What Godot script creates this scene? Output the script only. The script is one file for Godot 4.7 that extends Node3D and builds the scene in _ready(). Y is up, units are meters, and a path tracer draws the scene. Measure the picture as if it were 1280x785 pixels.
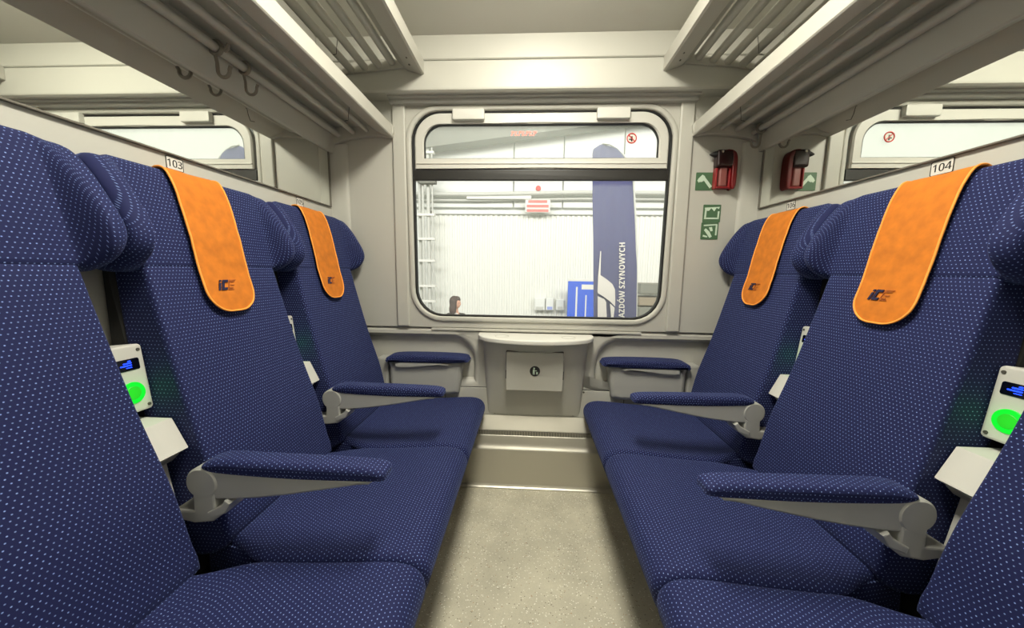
extends Node3D
# Six-seat view of a railway compartment, window wall at z = 0, floor at y = 0.

# ---------------------------------------------------------------- mesh builder
class MB:
	var v := PackedVector3Array()
	var uv := PackedVector2Array()

	func tri(a: Vector3, b: Vector3, c: Vector3, ua := Vector2.ZERO, ub := Vector2.ZERO, uc := Vector2.ZERO) -> void:
		v.append(a); v.append(b); v.append(c)
		uv.append(ua); uv.append(ub); uv.append(uc)

	func quad(a: Vector3, b: Vector3, c: Vector3, d: Vector3, ua := Vector2.ZERO, ub := Vector2.ZERO, uc := Vector2.ZERO, ud := Vector2.ZERO) -> void:
		tri(a, b, c, ua, ub, uc)
		tri(a, c, d, ua, uc, ud)

	# turns the shape added since index "from" so that its faces point outwards (clockwise fronts)
	func orient(from: int) -> void:
		var c := Vector3.ZERO
		var n := v.size()
		if n == from:
			return
		for i in range(from, n):
			c += v[i]
		c /= float(n - from)
		var vol := 0.0
		for i in range(from, n, 3):
			vol += (v[i] - c).dot((v[i + 1] - c).cross(v[i + 2] - c))
		if vol > 0.0:
			for i in range(from, n, 3):
				var t := v[i + 1]
				v[i + 1] = v[i + 2]
				v[i + 2] = t
				var u := uv[i + 1]
				uv[i + 1] = uv[i + 2]
				uv[i + 2] = u

	# flat polygon drawn out between depths d0 and d1 with rounded rims; t maps (x, y, depth) into the scene
	func prism(poly: PackedVector2Array, d0: float, d1: float, bevel := 0.0, bseg := 2, t := Transform3D.IDENTITY) -> void:
		var from := v.size()
		var n := poly.size()
		var nor := PackedVector2Array()
		var area := 0.0
		for i in n:
			var a := poly[i]
			var b := poly[(i + 1) % n]
			area += a.x * b.y - b.x * a.y
		var sgn := 1.0 if area > 0.0 else -1.0
		for i in n:
			var e0 := (poly[i] - poly[(i + n - 1) % n]).normalized()
			var e1 := (poly[(i + 1) % n] - poly[i]).normalized()
			var n0 := Vector2(e0.y, -e0.x) * sgn
			var n1 := Vector2(e1.y, -e1.x) * sgn
			var m := n0 + n1
			var l := m.length()
			if l < 0.1:
				nor.append(n1)
			else:
				m /= l
				nor.append(m / maxf(0.45, m.dot(n1)))
		var arc := PackedFloat32Array([0.0])
		for i in n:
			arc.append(arc[i] + poly[i].distance_to(poly[(i + 1) % n]))
		var steps := []
		if bevel > 0.0:
			for k in bseg + 1:
				var th := PI * 0.5 * float(k) / bseg
				steps.append([bevel * (1.0 - sin(th)), d0 + bevel * (1.0 - cos(th)), -bevel * (PI * 0.5 - th)])
			for k in bseg + 1:
				var th := PI * 0.5 * float(k) / bseg
				steps.append([bevel * (1.0 - cos(th)), d1 - bevel * (1.0 - sin(th)), (d1 - d0) - 2.0 * bevel + bevel * th])
		else:
			steps = [[0.0, d0, 0.0], [0.0, d1, d1 - d0]]
		var rings := []
		for s in steps:
			var r := PackedVector3Array()
			for i in n:
				var q: Vector2 = poly[i] - nor[i] * float(s[0])
				r.append(t * Vector3(q.x, q.y, s[1]))
			rings.append(r)
		for k in steps.size() - 1:
			var r0: PackedVector3Array = rings[k]
			var r1: PackedVector3Array = rings[k + 1]
			var u0: float = steps[k][2]
			var u1: float = steps[k + 1][2]
			for i in n:
				var j := (i + 1) % n
				quad(r0[i], r0[j], r1[j], r1[i], Vector2(u0, arc[i]), Vector2(u0, arc[i + 1]), Vector2(u1, arc[i + 1]), Vector2(u1, arc[i]))
		var inner := PackedVector2Array()
		for i in n:
			inner.append(poly[i] - nor[i] * (bevel if bevel > 0.0 else 0.0))
		var idx := Geometry2D.triangulate_polygon(inner)
		if idx.is_empty():
			idx = Geometry2D.triangulate_polygon(poly)
		var first: PackedVector3Array = rings[0]
		var last: PackedVector3Array = rings[-1]
		var i2 := 0
		while i2 + 2 < idx.size():
			var a := idx[i2]
			var b := idx[i2 + 1]
			var c := idx[i2 + 2]
			# side faces run r0[i] -> r0[j] -> r1[j]; match the caps to them
			if (inner[b] - inner[a]).cross(inner[c] - inner[a]) * sgn < 0.0:
				var tmp := b
				b = c
				c = tmp
			tri(first[a], first[c], first[b], inner[a], inner[c], inner[b])
			tri(last[a], last[b], last[c], inner[a], inner[b], inner[c])
			i2 += 3
		if sgn < 0.0:
			# sides of a clockwise outline point the other way from its caps
			var ns := (steps.size() - 1) * n * 6
			for i in range(from, from + ns, 3):
				var tv := v[i + 1]
				v[i + 1] = v[i + 2]
				v[i + 2] = tv
				var tu := uv[i + 1]
				uv[i + 1] = uv[i + 2]
				uv[i + 2] = tu
		orient(from)

	# plate with an opening: both outlines are read by rays from centre c
	func ring(outer: PackedVector2Array, inner: PackedVector2Array, c: Vector2, d0: float, d1: float, bevel := 0.0, t := Transform3D.IDENTITY, n := 96) -> void:
		var from := v.size()
		var angs := []
		for i in n:
			angs.append(TAU * i / n)
		for pl in [outer, inner]:
			for i in pl.size():
				var e0: Vector2 = (pl[i] - pl[(i + pl.size() - 1) % pl.size()]).normalized()
				var e1: Vector2 = (pl[(i + 1) % pl.size()] - pl[i]).normalized()
				if e0.dot(e1) < 0.8 or pl.size() <= 40:
					angs.append(fposmod((pl[i] - c).angle(), TAU))
		angs.sort()
		var a := PackedVector2Array()
		var b := PackedVector2Array()
		var lastang := -1.0
		for an in angs:
			if an - lastang < 0.0005:
				continue
			lastang = an
			a.append(hit(outer, c, an))
			b.append(hit(inner, c, an))
		var m := a.size()
		for i in m:
			var j := (i + 1) % m
			var ai := a[i]
			var aj := a[j]
			var bi := b[i]
			var bj := b[j]
			var ab := (bi - ai).normalized() * bevel
			var ab2 := (bj - aj).normalized() * bevel
			var P := func(q: Vector2, d: float) -> Vector3: return t * Vector3(q.x, q.y, d)
			quad(P.call(ai + ab, d1), P.call(aj + ab2, d1), P.call(bj - ab2, d1), P.call(bi - ab, d1))
			quad(P.call(ai, d0), P.call(bi, d0), P.call(bj, d0), P.call(aj, d0))
			if bevel > 0.0:
				quad(P.call(ai, d1 - bevel), P.call(aj, d1 - bevel), P.call(aj + ab2, d1), P.call(ai + ab, d1))
				quad(P.call(bi - ab, d1), P.call(bj - ab2, d1), P.call(bj, d1 - bevel), P.call(bi, d1 - bevel))
			quad(P.call(ai, d0), P.call(aj, d0), P.call(aj, d1 - bevel), P.call(ai, d1 - bevel))
			quad(P.call(bi, d1 - bevel), P.call(bj, d1 - bevel), P.call(bj, d0), P.call(bi, d0))
		orient(from)

	static func hit(pl: PackedVector2Array, c: Vector2, an: float) -> Vector2:
		var d := Vector2(cos(an), sin(an))
		var best := 0.0
		for i in pl.size():
			var p := pl[i] - c
			var e := pl[(i + 1) % pl.size()] - pl[i]
			var den := d.cross(e)
			if absf(den) < 1e-9:
				continue
			var tt := p.cross(e) / den
			var s := p.cross(d) / den
			if s >= -1e-5 and s <= 1.0 + 1e-5 and tt > best:
				best = tt
		return c + d * best

	func tube(pts: PackedVector3Array, r: float, sides := 10, closed := false) -> void:
		var from := v.size()
		var n := pts.size()
		var rings := []
		var up := Vector3(0.123, 0.97, 0.21).normalized()
		for i in n:
			var a := pts[i - 1] if i > 0 else (pts[n - 1] if closed else pts[0])
			var b := pts[i + 1] if i < n - 1 else (pts[0] if closed else pts[n - 1])
			var d := (b - a).normalized()
			if absf(d.dot(up)) > 0.98:
				up = Vector3(0.97, 0.1, 0.2).normalized()
			var x := up.cross(d).normalized()
			var y := d.cross(x).normalized()
			up = y
			var rg := PackedVector3Array()
			for k in sides:
				var th := TAU * k / sides
				rg.append(pts[i] + x * cos(th) * r + y * sin(th) * r)
			rings.append(rg)
		var cnt := n if closed else n - 1
		for i in cnt:
			var r0: PackedVector3Array = rings[i]
			var r1: PackedVector3Array = rings[(i + 1) % n]
			for k in sides:
				var j := (k + 1) % sides
				quad(r0[k], r0[j], r1[j], r1[k])
		if not closed:
			for k in range(1, sides - 1):
				tri(rings[0][0], rings[0][k + 1], rings[0][k])
				tri(rings[-1][0], rings[-1][k], rings[-1][k + 1])
		orient(from)

	# profile of (radius, height) turned about the local y axis
	func lathe(prof: PackedVector2Array, sides: int, t := Transform3D.IDENTITY) -> void:
		var from := v.size()
		for i in prof.size() - 1:
			for k in sides:
				var a0 := TAU * k / sides
				var a1 := TAU * (k + 1) / sides
				var p := prof[i]
				var q := prof[i + 1]
				quad(t * Vector3(p.x * cos(a0), p.y, p.x * sin(a0)), t * Vector3(p.x * cos(a1), p.y, p.x * sin(a1)), t * Vector3(q.x * cos(a1), q.y, q.x * sin(a1)), t * Vector3(q.x * cos(a0), q.y, q.x * sin(a0)))
		orient(from)

	func cyl(c: Vector3, axis: Vector3, r: float, h: float, sides := 20, bevel := 0.0) -> void:
		var y := axis.normalized()
		var x := y.cross(Vector3(0.3, 0.5, 0.81)).normalized()
		var z := x.cross(y)
		var t := Transform3D(Basis(x, y, z), c)
		var e := maxf(bevel, 0.0)
		lathe(PackedVector2Array([Vector2(0, -h / 2), Vector2(r - e, -h / 2), Vector2(r, -h / 2 + e), Vector2(r, h / 2 - e), Vector2(r - e, h / 2), Vector2(0, h / 2)]), sides, t)

	# rings of equal length, skinned; u per ring, v = arc length on each ring
	func loft(rings: Array, _us: PackedFloat32Array, capped := true) -> void:
		var from := v.size()
		var n: int = rings[0].size()
		var m := rings.size()
		var mid := m / 2
		var along := []
		along.resize(m)
		var zero := PackedFloat32Array()
		zero.resize(n + 1)
		along[mid] = zero
		for dirn in [1, -1]:
			var k: int = mid
			while k + dirn >= 0 and k + dirn < m:
				var row := PackedFloat32Array()
				for i in n + 1:
					row.append(along[k][i] + dirn * (rings[k + dirn][i % n] as Vector3).distance_to(rings[k][i % n]))
				k += dirn
				along[k] = row
		var arcs := []
		for k in m:
			var rr: PackedVector3Array = rings[k]
			var arc := PackedFloat32Array([0.0])
			for i in n:
				arc.append(arc[i] + rr[i].distance_to(rr[(i + 1) % n]))
			arcs.append(arc)
		for k in m - 1:
			var r0: PackedVector3Array = rings[k]
			var r1: PackedVector3Array = rings[k + 1]
			for i in n:
				var j := (i + 1) % n
				quad(r0[i], r0[j], r1[j], r1[i], Vector2(along[k][i], arcs[k][i]), Vector2(along[k][i + 1], arcs[k][i + 1]), Vector2(along[k + 1][i + 1], arcs[k + 1][i + 1]), Vector2(along[k + 1][i], arcs[k + 1][i]))
		if capped:
			for e in [0, rings.size() - 1]:
				var rg: PackedVector3Array = rings[e]
				var c := Vector3.ZERO
				for p in rg:
					c += p
				c /= float(n)
				for i in n:
					var j := (i + 1) % n
					if e == 0:
						tri(c, rg[j], rg[i], Vector2(c.x, c.y), Vector2(rg[j].x, rg[j].y), Vector2(rg[i].x, rg[i].y))
					else:
						tri(c, rg[i], rg[j], Vector2(c.x, c.y), Vector2(rg[i].x, rg[i].y), Vector2(rg[j].x, rg[j].y))
		orient(from)

	# rounded block from corner a to corner b
	func block(a: Vector3, b: Vector3, r := 0.0, seg := 2) -> void:
		var lo := Vector3(minf(a.x, b.x), minf(a.y, b.y), minf(a.z, b.z))
		var hi := Vector3(maxf(a.x, b.x), maxf(a.y, b.y), maxf(a.z, b.z))
		var c := (lo + hi) / 2.0
		var s := hi - lo
		var pl: PackedVector2Array
		if r > 0.0:
			pl = MB.rrect(s.x, s.y, r, seg)
		else:
			pl = PackedVector2Array([Vector2(-s.x / 2, -s.y / 2), Vector2(s.x / 2, -s.y / 2), Vector2(s.x / 2, s.y / 2), Vector2(-s.x / 2, s.y / 2)])
		prism(pl, -s.z / 2, s.z / 2, minf(r, s.z * 0.45), seg, Transform3D(Basis.IDENTITY, c))

	static func rrect(w: float, h: float, r: float, seg := 3) -> PackedVector2Array:
		var o := PackedVector2Array()
		r = minf(r, minf(w, h) * 0.499)
		for q in 4:
			var cx: float = (w / 2 - r) * [1.0, -1.0, -1.0, 1.0][q]
			var cy: float = (h / 2 - r) * [1.0, 1.0, -1.0, -1.0][q]
			for k in seg + 1:
				var th := PI * 0.5 * (q + float(k) / seg)
				o.append(Vector2(cx + r * cos(th), cy + r * sin(th)))
		return o

	static func smooth(pts: PackedVector2Array, sub := 5) -> PackedVector2Array:
		var o := PackedVector2Array()
		var n := pts.size()
		for i in n:
			for k in sub:
				o.append(pts[i].cubic_interpolate(pts[(i + 1) % n], pts[(i + n - 1) % n], pts[(i + 2) % n], float(k) / sub))
		return o

	func mesh(angle := 38.0, base := Vector3.ZERO) -> ArrayMesh:
		var n := v.size()
		var fn := PackedVector3Array()
		fn.resize(n / 3)
		var at := {}
		for f in n / 3:
			var a := v[f * 3]
			fn[f] = (v[f * 3 + 2] - a).cross(v[f * 3 + 1] - a)
			for k in 3:
				var p := v[f * 3 + k]
				var key := Vector3i(roundi(p.x * 20000), roundi(p.y * 20000), roundi(p.z * 20000))
				if at.has(key):
					at[key].append(f)
				else:
					at[key] = PackedInt32Array([f])
		var fu := PackedVector3Array()
		fu.resize(fn.size())
		for f in fn.size():
			fu[f] = fn[f].normalized()
		var nor := PackedVector3Array()
		nor.resize(n)
		var ca := cos(deg_to_rad(angle))
		for i in n:
			var p := v[i]
			var f0 := i / 3
			var s := Vector3.ZERO
			for f in at[Vector3i(roundi(p.x * 20000), roundi(p.y * 20000), roundi(p.z * 20000))]:
				if fu[f].dot(fu[f0]) > ca:
					s += fn[f]
			nor[i] = s.normalized() if s.length_squared() > 1e-24 else Vector3.UP
		var w := v
		if base != Vector3.ZERO:
			w = PackedVector3Array()
			w.resize(n)
			for i in n:
				w[i] = v[i] - base
		var arr := []
		arr.resize(Mesh.ARRAY_MAX)
		arr[Mesh.ARRAY_VERTEX] = w
		arr[Mesh.ARRAY_NORMAL] = nor
		arr[Mesh.ARRAY_TEX_UV] = uv
		var m := ArrayMesh.new()
		m.add_surface_from_arrays(Mesh.PRIMITIVE_TRIANGLES, arr)
		return m

	func base_point() -> Vector3:
		var lo := v[0]
		var hi := v[0]
		for p in v:
			lo = lo.min(p)
			hi = hi.max(p)
		return Vector3((lo.x + hi.x) / 2, lo.y, (lo.z + hi.z) / 2)

# ---------------------------------------------------------------- scene helpers
var names := {}
var M := {}

func numbered(n: String) -> String:
	if not names.has(n):
		names[n] = 0
		return n
	names[n] += 1
	return "%s_%03d" % [n, names[n]]

func meta(o: Node, label: String, category := "", group := "", kind := "") -> void:
	if label: o.set_meta("label", label)
	if category: o.set_meta("category", category)
	if group: o.set_meta("group", group)
	if kind: o.set_meta("kind", kind)

func thing(called: String, at: Vector3, label: String, category: String, group := "", kind := "") -> Node3D:
	var o := Node3D.new()
	o.name = numbered(called)
	add_child(o, true)
	o.position = at
	meta(o, label, category, group, kind)
	return o

# a part: geometry given in scene coordinates, hung under its thing
func part(parent: Node3D, called: String, mb: MB, mat: Material, angle := 38.0) -> MeshInstance3D:
	var g := Vector3.ZERO
	var q: Node = parent
	while q != self:
		g += (q as Node3D).position
		q = q.get_parent()
	var o := MeshInstance3D.new()
	o.name = called
	var b := mb.base_point()
	o.mesh = mb.mesh(angle, b)
	o.material_override = mat
	o.position = b - g
	parent.add_child(o, true)
	return o

func solo(called: String, mb: MB, mat: Material, label: String, category: String, group := "", kind := "", angle := 38.0) -> MeshInstance3D:
	var o := MeshInstance3D.new()
	o.name = numbered(called)
	var b := mb.base_point()
	o.mesh = mb.mesh(angle, b)
	o.material_override = mat
	o.position = b
	add_child(o, true)
	meta(o, label, category, group, kind)
	return o

func struct(called: String, mb: MB, mat: Material, label: String, angle := 38.0) -> MeshInstance3D:
	return solo(called, mb, mat, label, "", "", "structure", angle)

func text(parent: Node3D, called: String, words: String, size: float, at: Vector3, basis: Basis, mat: Material, weight := 400, depth := 0.001) -> MeshInstance3D:
	var tm := TextMesh.new()
	var f := SystemFont.new()
	f.font_names = PackedStringArray(["Droid Sans"])
	f.font_weight = weight
	tm.font = f
	tm.text = words
	tm.font_size = 64
	tm.pixel_size = size / 64.0
	tm.depth = depth
	tm.curve_step = 2.0
	var o := MeshInstance3D.new()
	o.name = called
	o.mesh = tm
	o.material_override = mat
	var g := Vector3.ZERO
	var q: Node = parent
	while q != self:
		g += (q as Node3D).position
		q = q.get_parent()
	o.transform = Transform3D(basis, at - g)
	parent.add_child(o, true)
	return o

func poly(a: Array) -> PackedVector2Array:
	var o := PackedVector2Array()
	for p in a:
		o.append(Vector2(p[0], p[1]))
	return o

# maps (x, y, depth) -> depth along the scene's z, x mirrored by s
func along_z(s: float) -> Transform3D:
	return Transform3D(Basis(Vector3(s, 0, 0), Vector3(0, 1, 0), Vector3(0, 0, 1)), Vector3.ZERO)

# maps (z, y, depth) -> depth along the scene's x
func along_x() -> Transform3D:
	return Transform3D(Basis(Vector3(0, 0, 1), Vector3(0, 1, 0), Vector3(1, 0, 0)), Vector3.ZERO)

func mat(c: Color, rough := 0.5, metal := 0.0) -> StandardMaterial3D:
	var m := StandardMaterial3D.new()
	m.albedo_color = c
	m.roughness = rough
	m.metallic = metal
	return m

func noise_tex(seed_: int, freq: float, c0: Color, c1: Color, size := 256, as_normal := false) -> NoiseTexture2D:
	var n := FastNoiseLite.new()
	n.seed = seed_
	n.frequency = freq
	n.fractal_octaves = 4
	var t := NoiseTexture2D.new()
	t.width = size
	t.height = size
	t.seamless = true
	t.noise = n
	if as_normal:
		t.as_normal_map = true
		t.bump_strength = 2.0
	else:
		var g := Gradient.new()
		g.set_color(0, c0)
		g.set_color(1, c1)
		t.color_ramp = g
	return t

# ---------------------------------------------------------------- materials
func dotted_cloth() -> StandardMaterial3D:
	var rng := RandomNumberGenerator.new()
	rng.seed = 11
	var n := 512
	var cell := 32
	var im := Image.create(n, n, false, Image.FORMAT_RGB8)
	var base := Color(0.034, 0.110, 0.288)
	for y in n:
		for x in n:
			var weave := 0.86 + 0.14 * float((x / 4 + y / 4) % 2) + rng.randf_range(-0.10, 0.10)
			im.set_pixel(x, y, Color(base.r * weave, base.g * weave, base.b * weave))
	for r in 16:
		for c in 16:
			var cx := c * cell + (16 if r % 2 == 0 else 0) + rng.randi_range(-1, 1)
			var cy := r * cell + 16 + rng.randi_range(-1, 1)
			var k := rng.randf_range(0.85, 1.08)
			for dy in range(-8, 9):
				for dx in range(-9, 10):
					var d := Vector2(dx / 6.0, dy / 5.0).length()
					if d < 1.0:
						var w := clampf((1.0 - d) * 2.6, 0.0, 1.0)
						var px := posmod(cx + dx, n)
						var py := posmod(cy + dy, n)
						var old := im.get_pixel(px, py)
						im.set_pixel(px, py, old.lerp(Color(0.88 * k, 0.90 * k, 0.80 * k), w))
	var m := StandardMaterial3D.new()
	m.albedo_texture = ImageTexture.create_from_image(im)
	m.roughness = 0.85
	m.albedo_color = Color(0.584, 0.665, 1.0)
	m.uv1_scale = Vector3(1.0 / 0.138, 1.0 / 0.138, 1)
	m.rim_enabled = true
	m.rim = 0.22
	m.rim_tint = 1.0
	return m

func speckled_floor() -> StandardMaterial3D:
	var rng := RandomNumberGenerator.new()
	rng.seed = 5
	var n := 1024
	var noise := FastNoiseLite.new()
	noise.seed = 3
	noise.frequency = 0.006
	var nz := noise.get_seamless_image(n, n)
	var im := Image.create(n, n, false, Image.FORMAT_RGB8)
	for y in n:
		for x in n:
			var k := 1.0 + (nz.get_pixel(x, y).r - 0.5) * 0.14 + rng.randf_range(-0.05, 0.05)
			im.set_pixel(x, y, Color(0.77 * k, 0.75 * k, 0.675 * k))
	for i in 8000:
		var x := rng.randi_range(1, n - 3)
		var y := rng.randi_range(1, n - 3)
		var q := rng.randf()
		var c := Color(0.98, 0.97, 0.93) if q < 0.66 else (Color(0.50, 0.47, 0.40) if q < 0.9 else Color(0.68, 0.56, 0.42))
		im.fill_rect(Rect2i(x, y, 2 + rng.randi_range(0, 1), 2), c)
	var m := StandardMaterial3D.new()
	m.albedo_texture = ImageTexture.create_from_image(im)
	m.roughness = 0.55
	m.uv1_triplanar = true
	m.uv1_world_triplanar = true
	m.uv1_scale = Vector3(0.8, 0.8, 0.8)
	return m

func orange_cloth() -> StandardMaterial3D:
	var m := mat(Color(0.84, 0.475, 0.075), 0.8)
	m.albedo_texture = noise_tex(21, 0.02, Color(0.84, 0.83, 0.80), Color(1, 1, 1), 256)
	m.uv1_triplanar = true
	m.uv1_scale = Vector3(5, 5, 5)
	m.rim_enabled = true
	m.rim = 0.2
	return m

func glow(c: Color, e: float) -> StandardMaterial3D:
	var m := mat(Color(c.r * 0.4, c.g * 0.4, c.b * 0.4), 0.5)
	m.emission_enabled = true
	m.emission = c
	m.emission_energy_multiplier = e
	return m

func make_materials() -> void:
	M.wall = mat(Color(0.73, 0.724, 0.69), 0.48)
	M.panel = mat(Color(0.735, 0.73, 0.695), 0.45)
	M.ceiling = mat(Color(0.76, 0.752, 0.715), 0.6)
	M.rack = mat(Color(0.705, 0.697, 0.66), 0.42)
	M.plastic = mat(Color(0.79, 0.785, 0.755), 0.4)
	M.arm = mat(Color(0.66, 0.658, 0.635), 0.42)
	M.cloth = dotted_cloth()
	M.floor = speckled_floor()
	M.orange = orange_cloth()
	M.piping = mat(Color(0.98, 0.63, 0.25), 0.7)
	M.navy = mat(Color(0.10, 0.08, 0.22), 0.7)
	M.thread = mat(Color(0.62, 0.32, 0.15), 0.7)
	M.rubber = mat(Color(0.055, 0.055, 0.05), 0.6)
	M.darkbar = mat(Color(0.13, 0.125, 0.115), 0.45)
	M.dark = mat(Color(0.12, 0.118, 0.11), 0.7)
	M.base = mat(Color(0.30, 0.29, 0.26), 0.6)
	M.mirror = mat(Color(0.93, 0.94, 0.92), 0.015, 1.0)
	M.steel = mat(Color(0.76, 0.745, 0.695), 0.38, 0.55)
	M.chrome = mat(Color(0.75, 0.74, 0.70), 0.25, 1.0)
	M.ink = mat(Color(0.10, 0.10, 0.10), 0.6)
	M.white = mat(Color(0.84, 0.835, 0.805), 0.5)
	M.red = mat(Color(0.40, 0.045, 0.06), 0.3)
	M.darkred = mat(Color(0.13, 0.025, 0.03), 0.3)
	M.green = mat(Color(0.29, 0.42, 0.30), 0.5)
	M.hook = mat(Color(0.50, 0.475, 0.43), 0.4)
	M.strip = mat(Color(0.42, 0.40, 0.36), 0.5)
	M.mint = mat(Color(0.78, 0.86, 0.78), 0.5)
	M.screen = mat(Color(0.02, 0.03, 0.08), 0.2)
	M.signred = mat(Color(0.80, 0.22, 0.20), 0.5)
	var g := mat(Color(0.93, 0.97, 0.95, 0.07), 0.0)
	g.metallic_specular = 0.06
	g.transparency = BaseMaterial3D.TRANSPARENCY_ALPHA
	M.glass = g
	M.hall = mat(Color(0.86, 0.865, 0.845), 0.6)
	M.hallrib = mat(Color(0.875, 0.875, 0.845), 0.5)
	M.hallgrey = mat(Color(0.46, 0.46, 0.42), 0.6)
	M.concrete = mat(Color(0.55, 0.54, 0.51), 0.8)
	M.pipe = mat(Color(0.74, 0.74, 0.71), 0.5)
	M.banner = mat(Color(0.27, 0.275, 0.44), 0.75)
	M.bannerwhite = mat(Color(0.85, 0.83, 0.80), 0.7)
	M.blue = mat(Color(0.08, 0.32, 0.80), 0.5)
	M.wood = mat(Color(0.55, 0.50, 0.42), 0.8)

# ---------------------------------------------------------------- the scene
func _ready() -> void:
	var cam := Camera3D.new()
	cam.name = "camera"
	cam.position = Vector3(-0.0342, 1.0859, 1.70)
	cam.rotation_degrees = Vector3(-7.0294, 2.8282, 0.7853)
	cam.fov = rad_to_deg(2.0 * atan(392.5 / 430.0))
	cam.near = 0.02
	cam.far = 60.0
	add_child(cam)

	var we := WorldEnvironment.new()
	we.name = "surroundings"
	var env := Environment.new()
	env.background_mode = Environment.BG_COLOR
	env.background_color = Color(0.5, 0.5, 0.48)
	env.background_energy_multiplier = 0.4
	env.tonemap_mode = Environment.TONE_MAPPER_LINEAR
	env.tonemap_exposure = 1.0
	env.sdfgi_enabled = true
	env.ssao_enabled = true
	env.ssil_enabled = true
	we.environment = env
	add_child(we)

	area_light("compartment_light", Vector3(0, 2.285, 0.98), Vector3(0, -1, 0.12), Vector2(0.34, 0.78), 3.75, Color(1.0, 0.98, 0.915))
	area_light("hall_light", Vector3(0.0, 5.9, 2.8), Vector3(0.0, -0.5, -1.0), Vector2(20.0, 2.0), 190.0, Color(1.0, 1.0, 0.975))

	for z in [0.85, 1.2]:
		var ol := OmniLight3D.new()
		ol.name = "compartment_side_light"
		ol.position = Vector3(0, 2.235 + 0.12 * (z - 0.85), z)
		ol.light_color = Color(1.0, 0.98, 0.915)
		ol.light_energy = 0.24
		ol.light_size = 0.10
		ol.omni_range = 8.0
		ol.omni_attenuation = 2.0
		ol.shadow_enabled = true
		add_child(ol, true)

	make_materials()
	shell()
	window()
	lower_wall()
	racks()
	mirrors()
	ceiling_lamp()
	seats()
	armrests()
	consoles()
	number_plates()
	table()
	heater()
	safety()
	hall()
	woman()

func area_light(called: String, at: Vector3, dir: Vector3, size: Vector2, energy: float, c: Color) -> void:
	var l := AreaLight3D.new()
	l.name = called
	add_child(l)
	var up := Vector3(0, 0, 1) if absf(dir.normalized().y) > 0.7 else Vector3.UP
	l.look_at_from_position(at, at + dir, up)
	l.area_size = size
	l.light_energy = energy
	l.light_color = c
	l.set("area_range", 30.0)
	l.shadow_enabled = true

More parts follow.
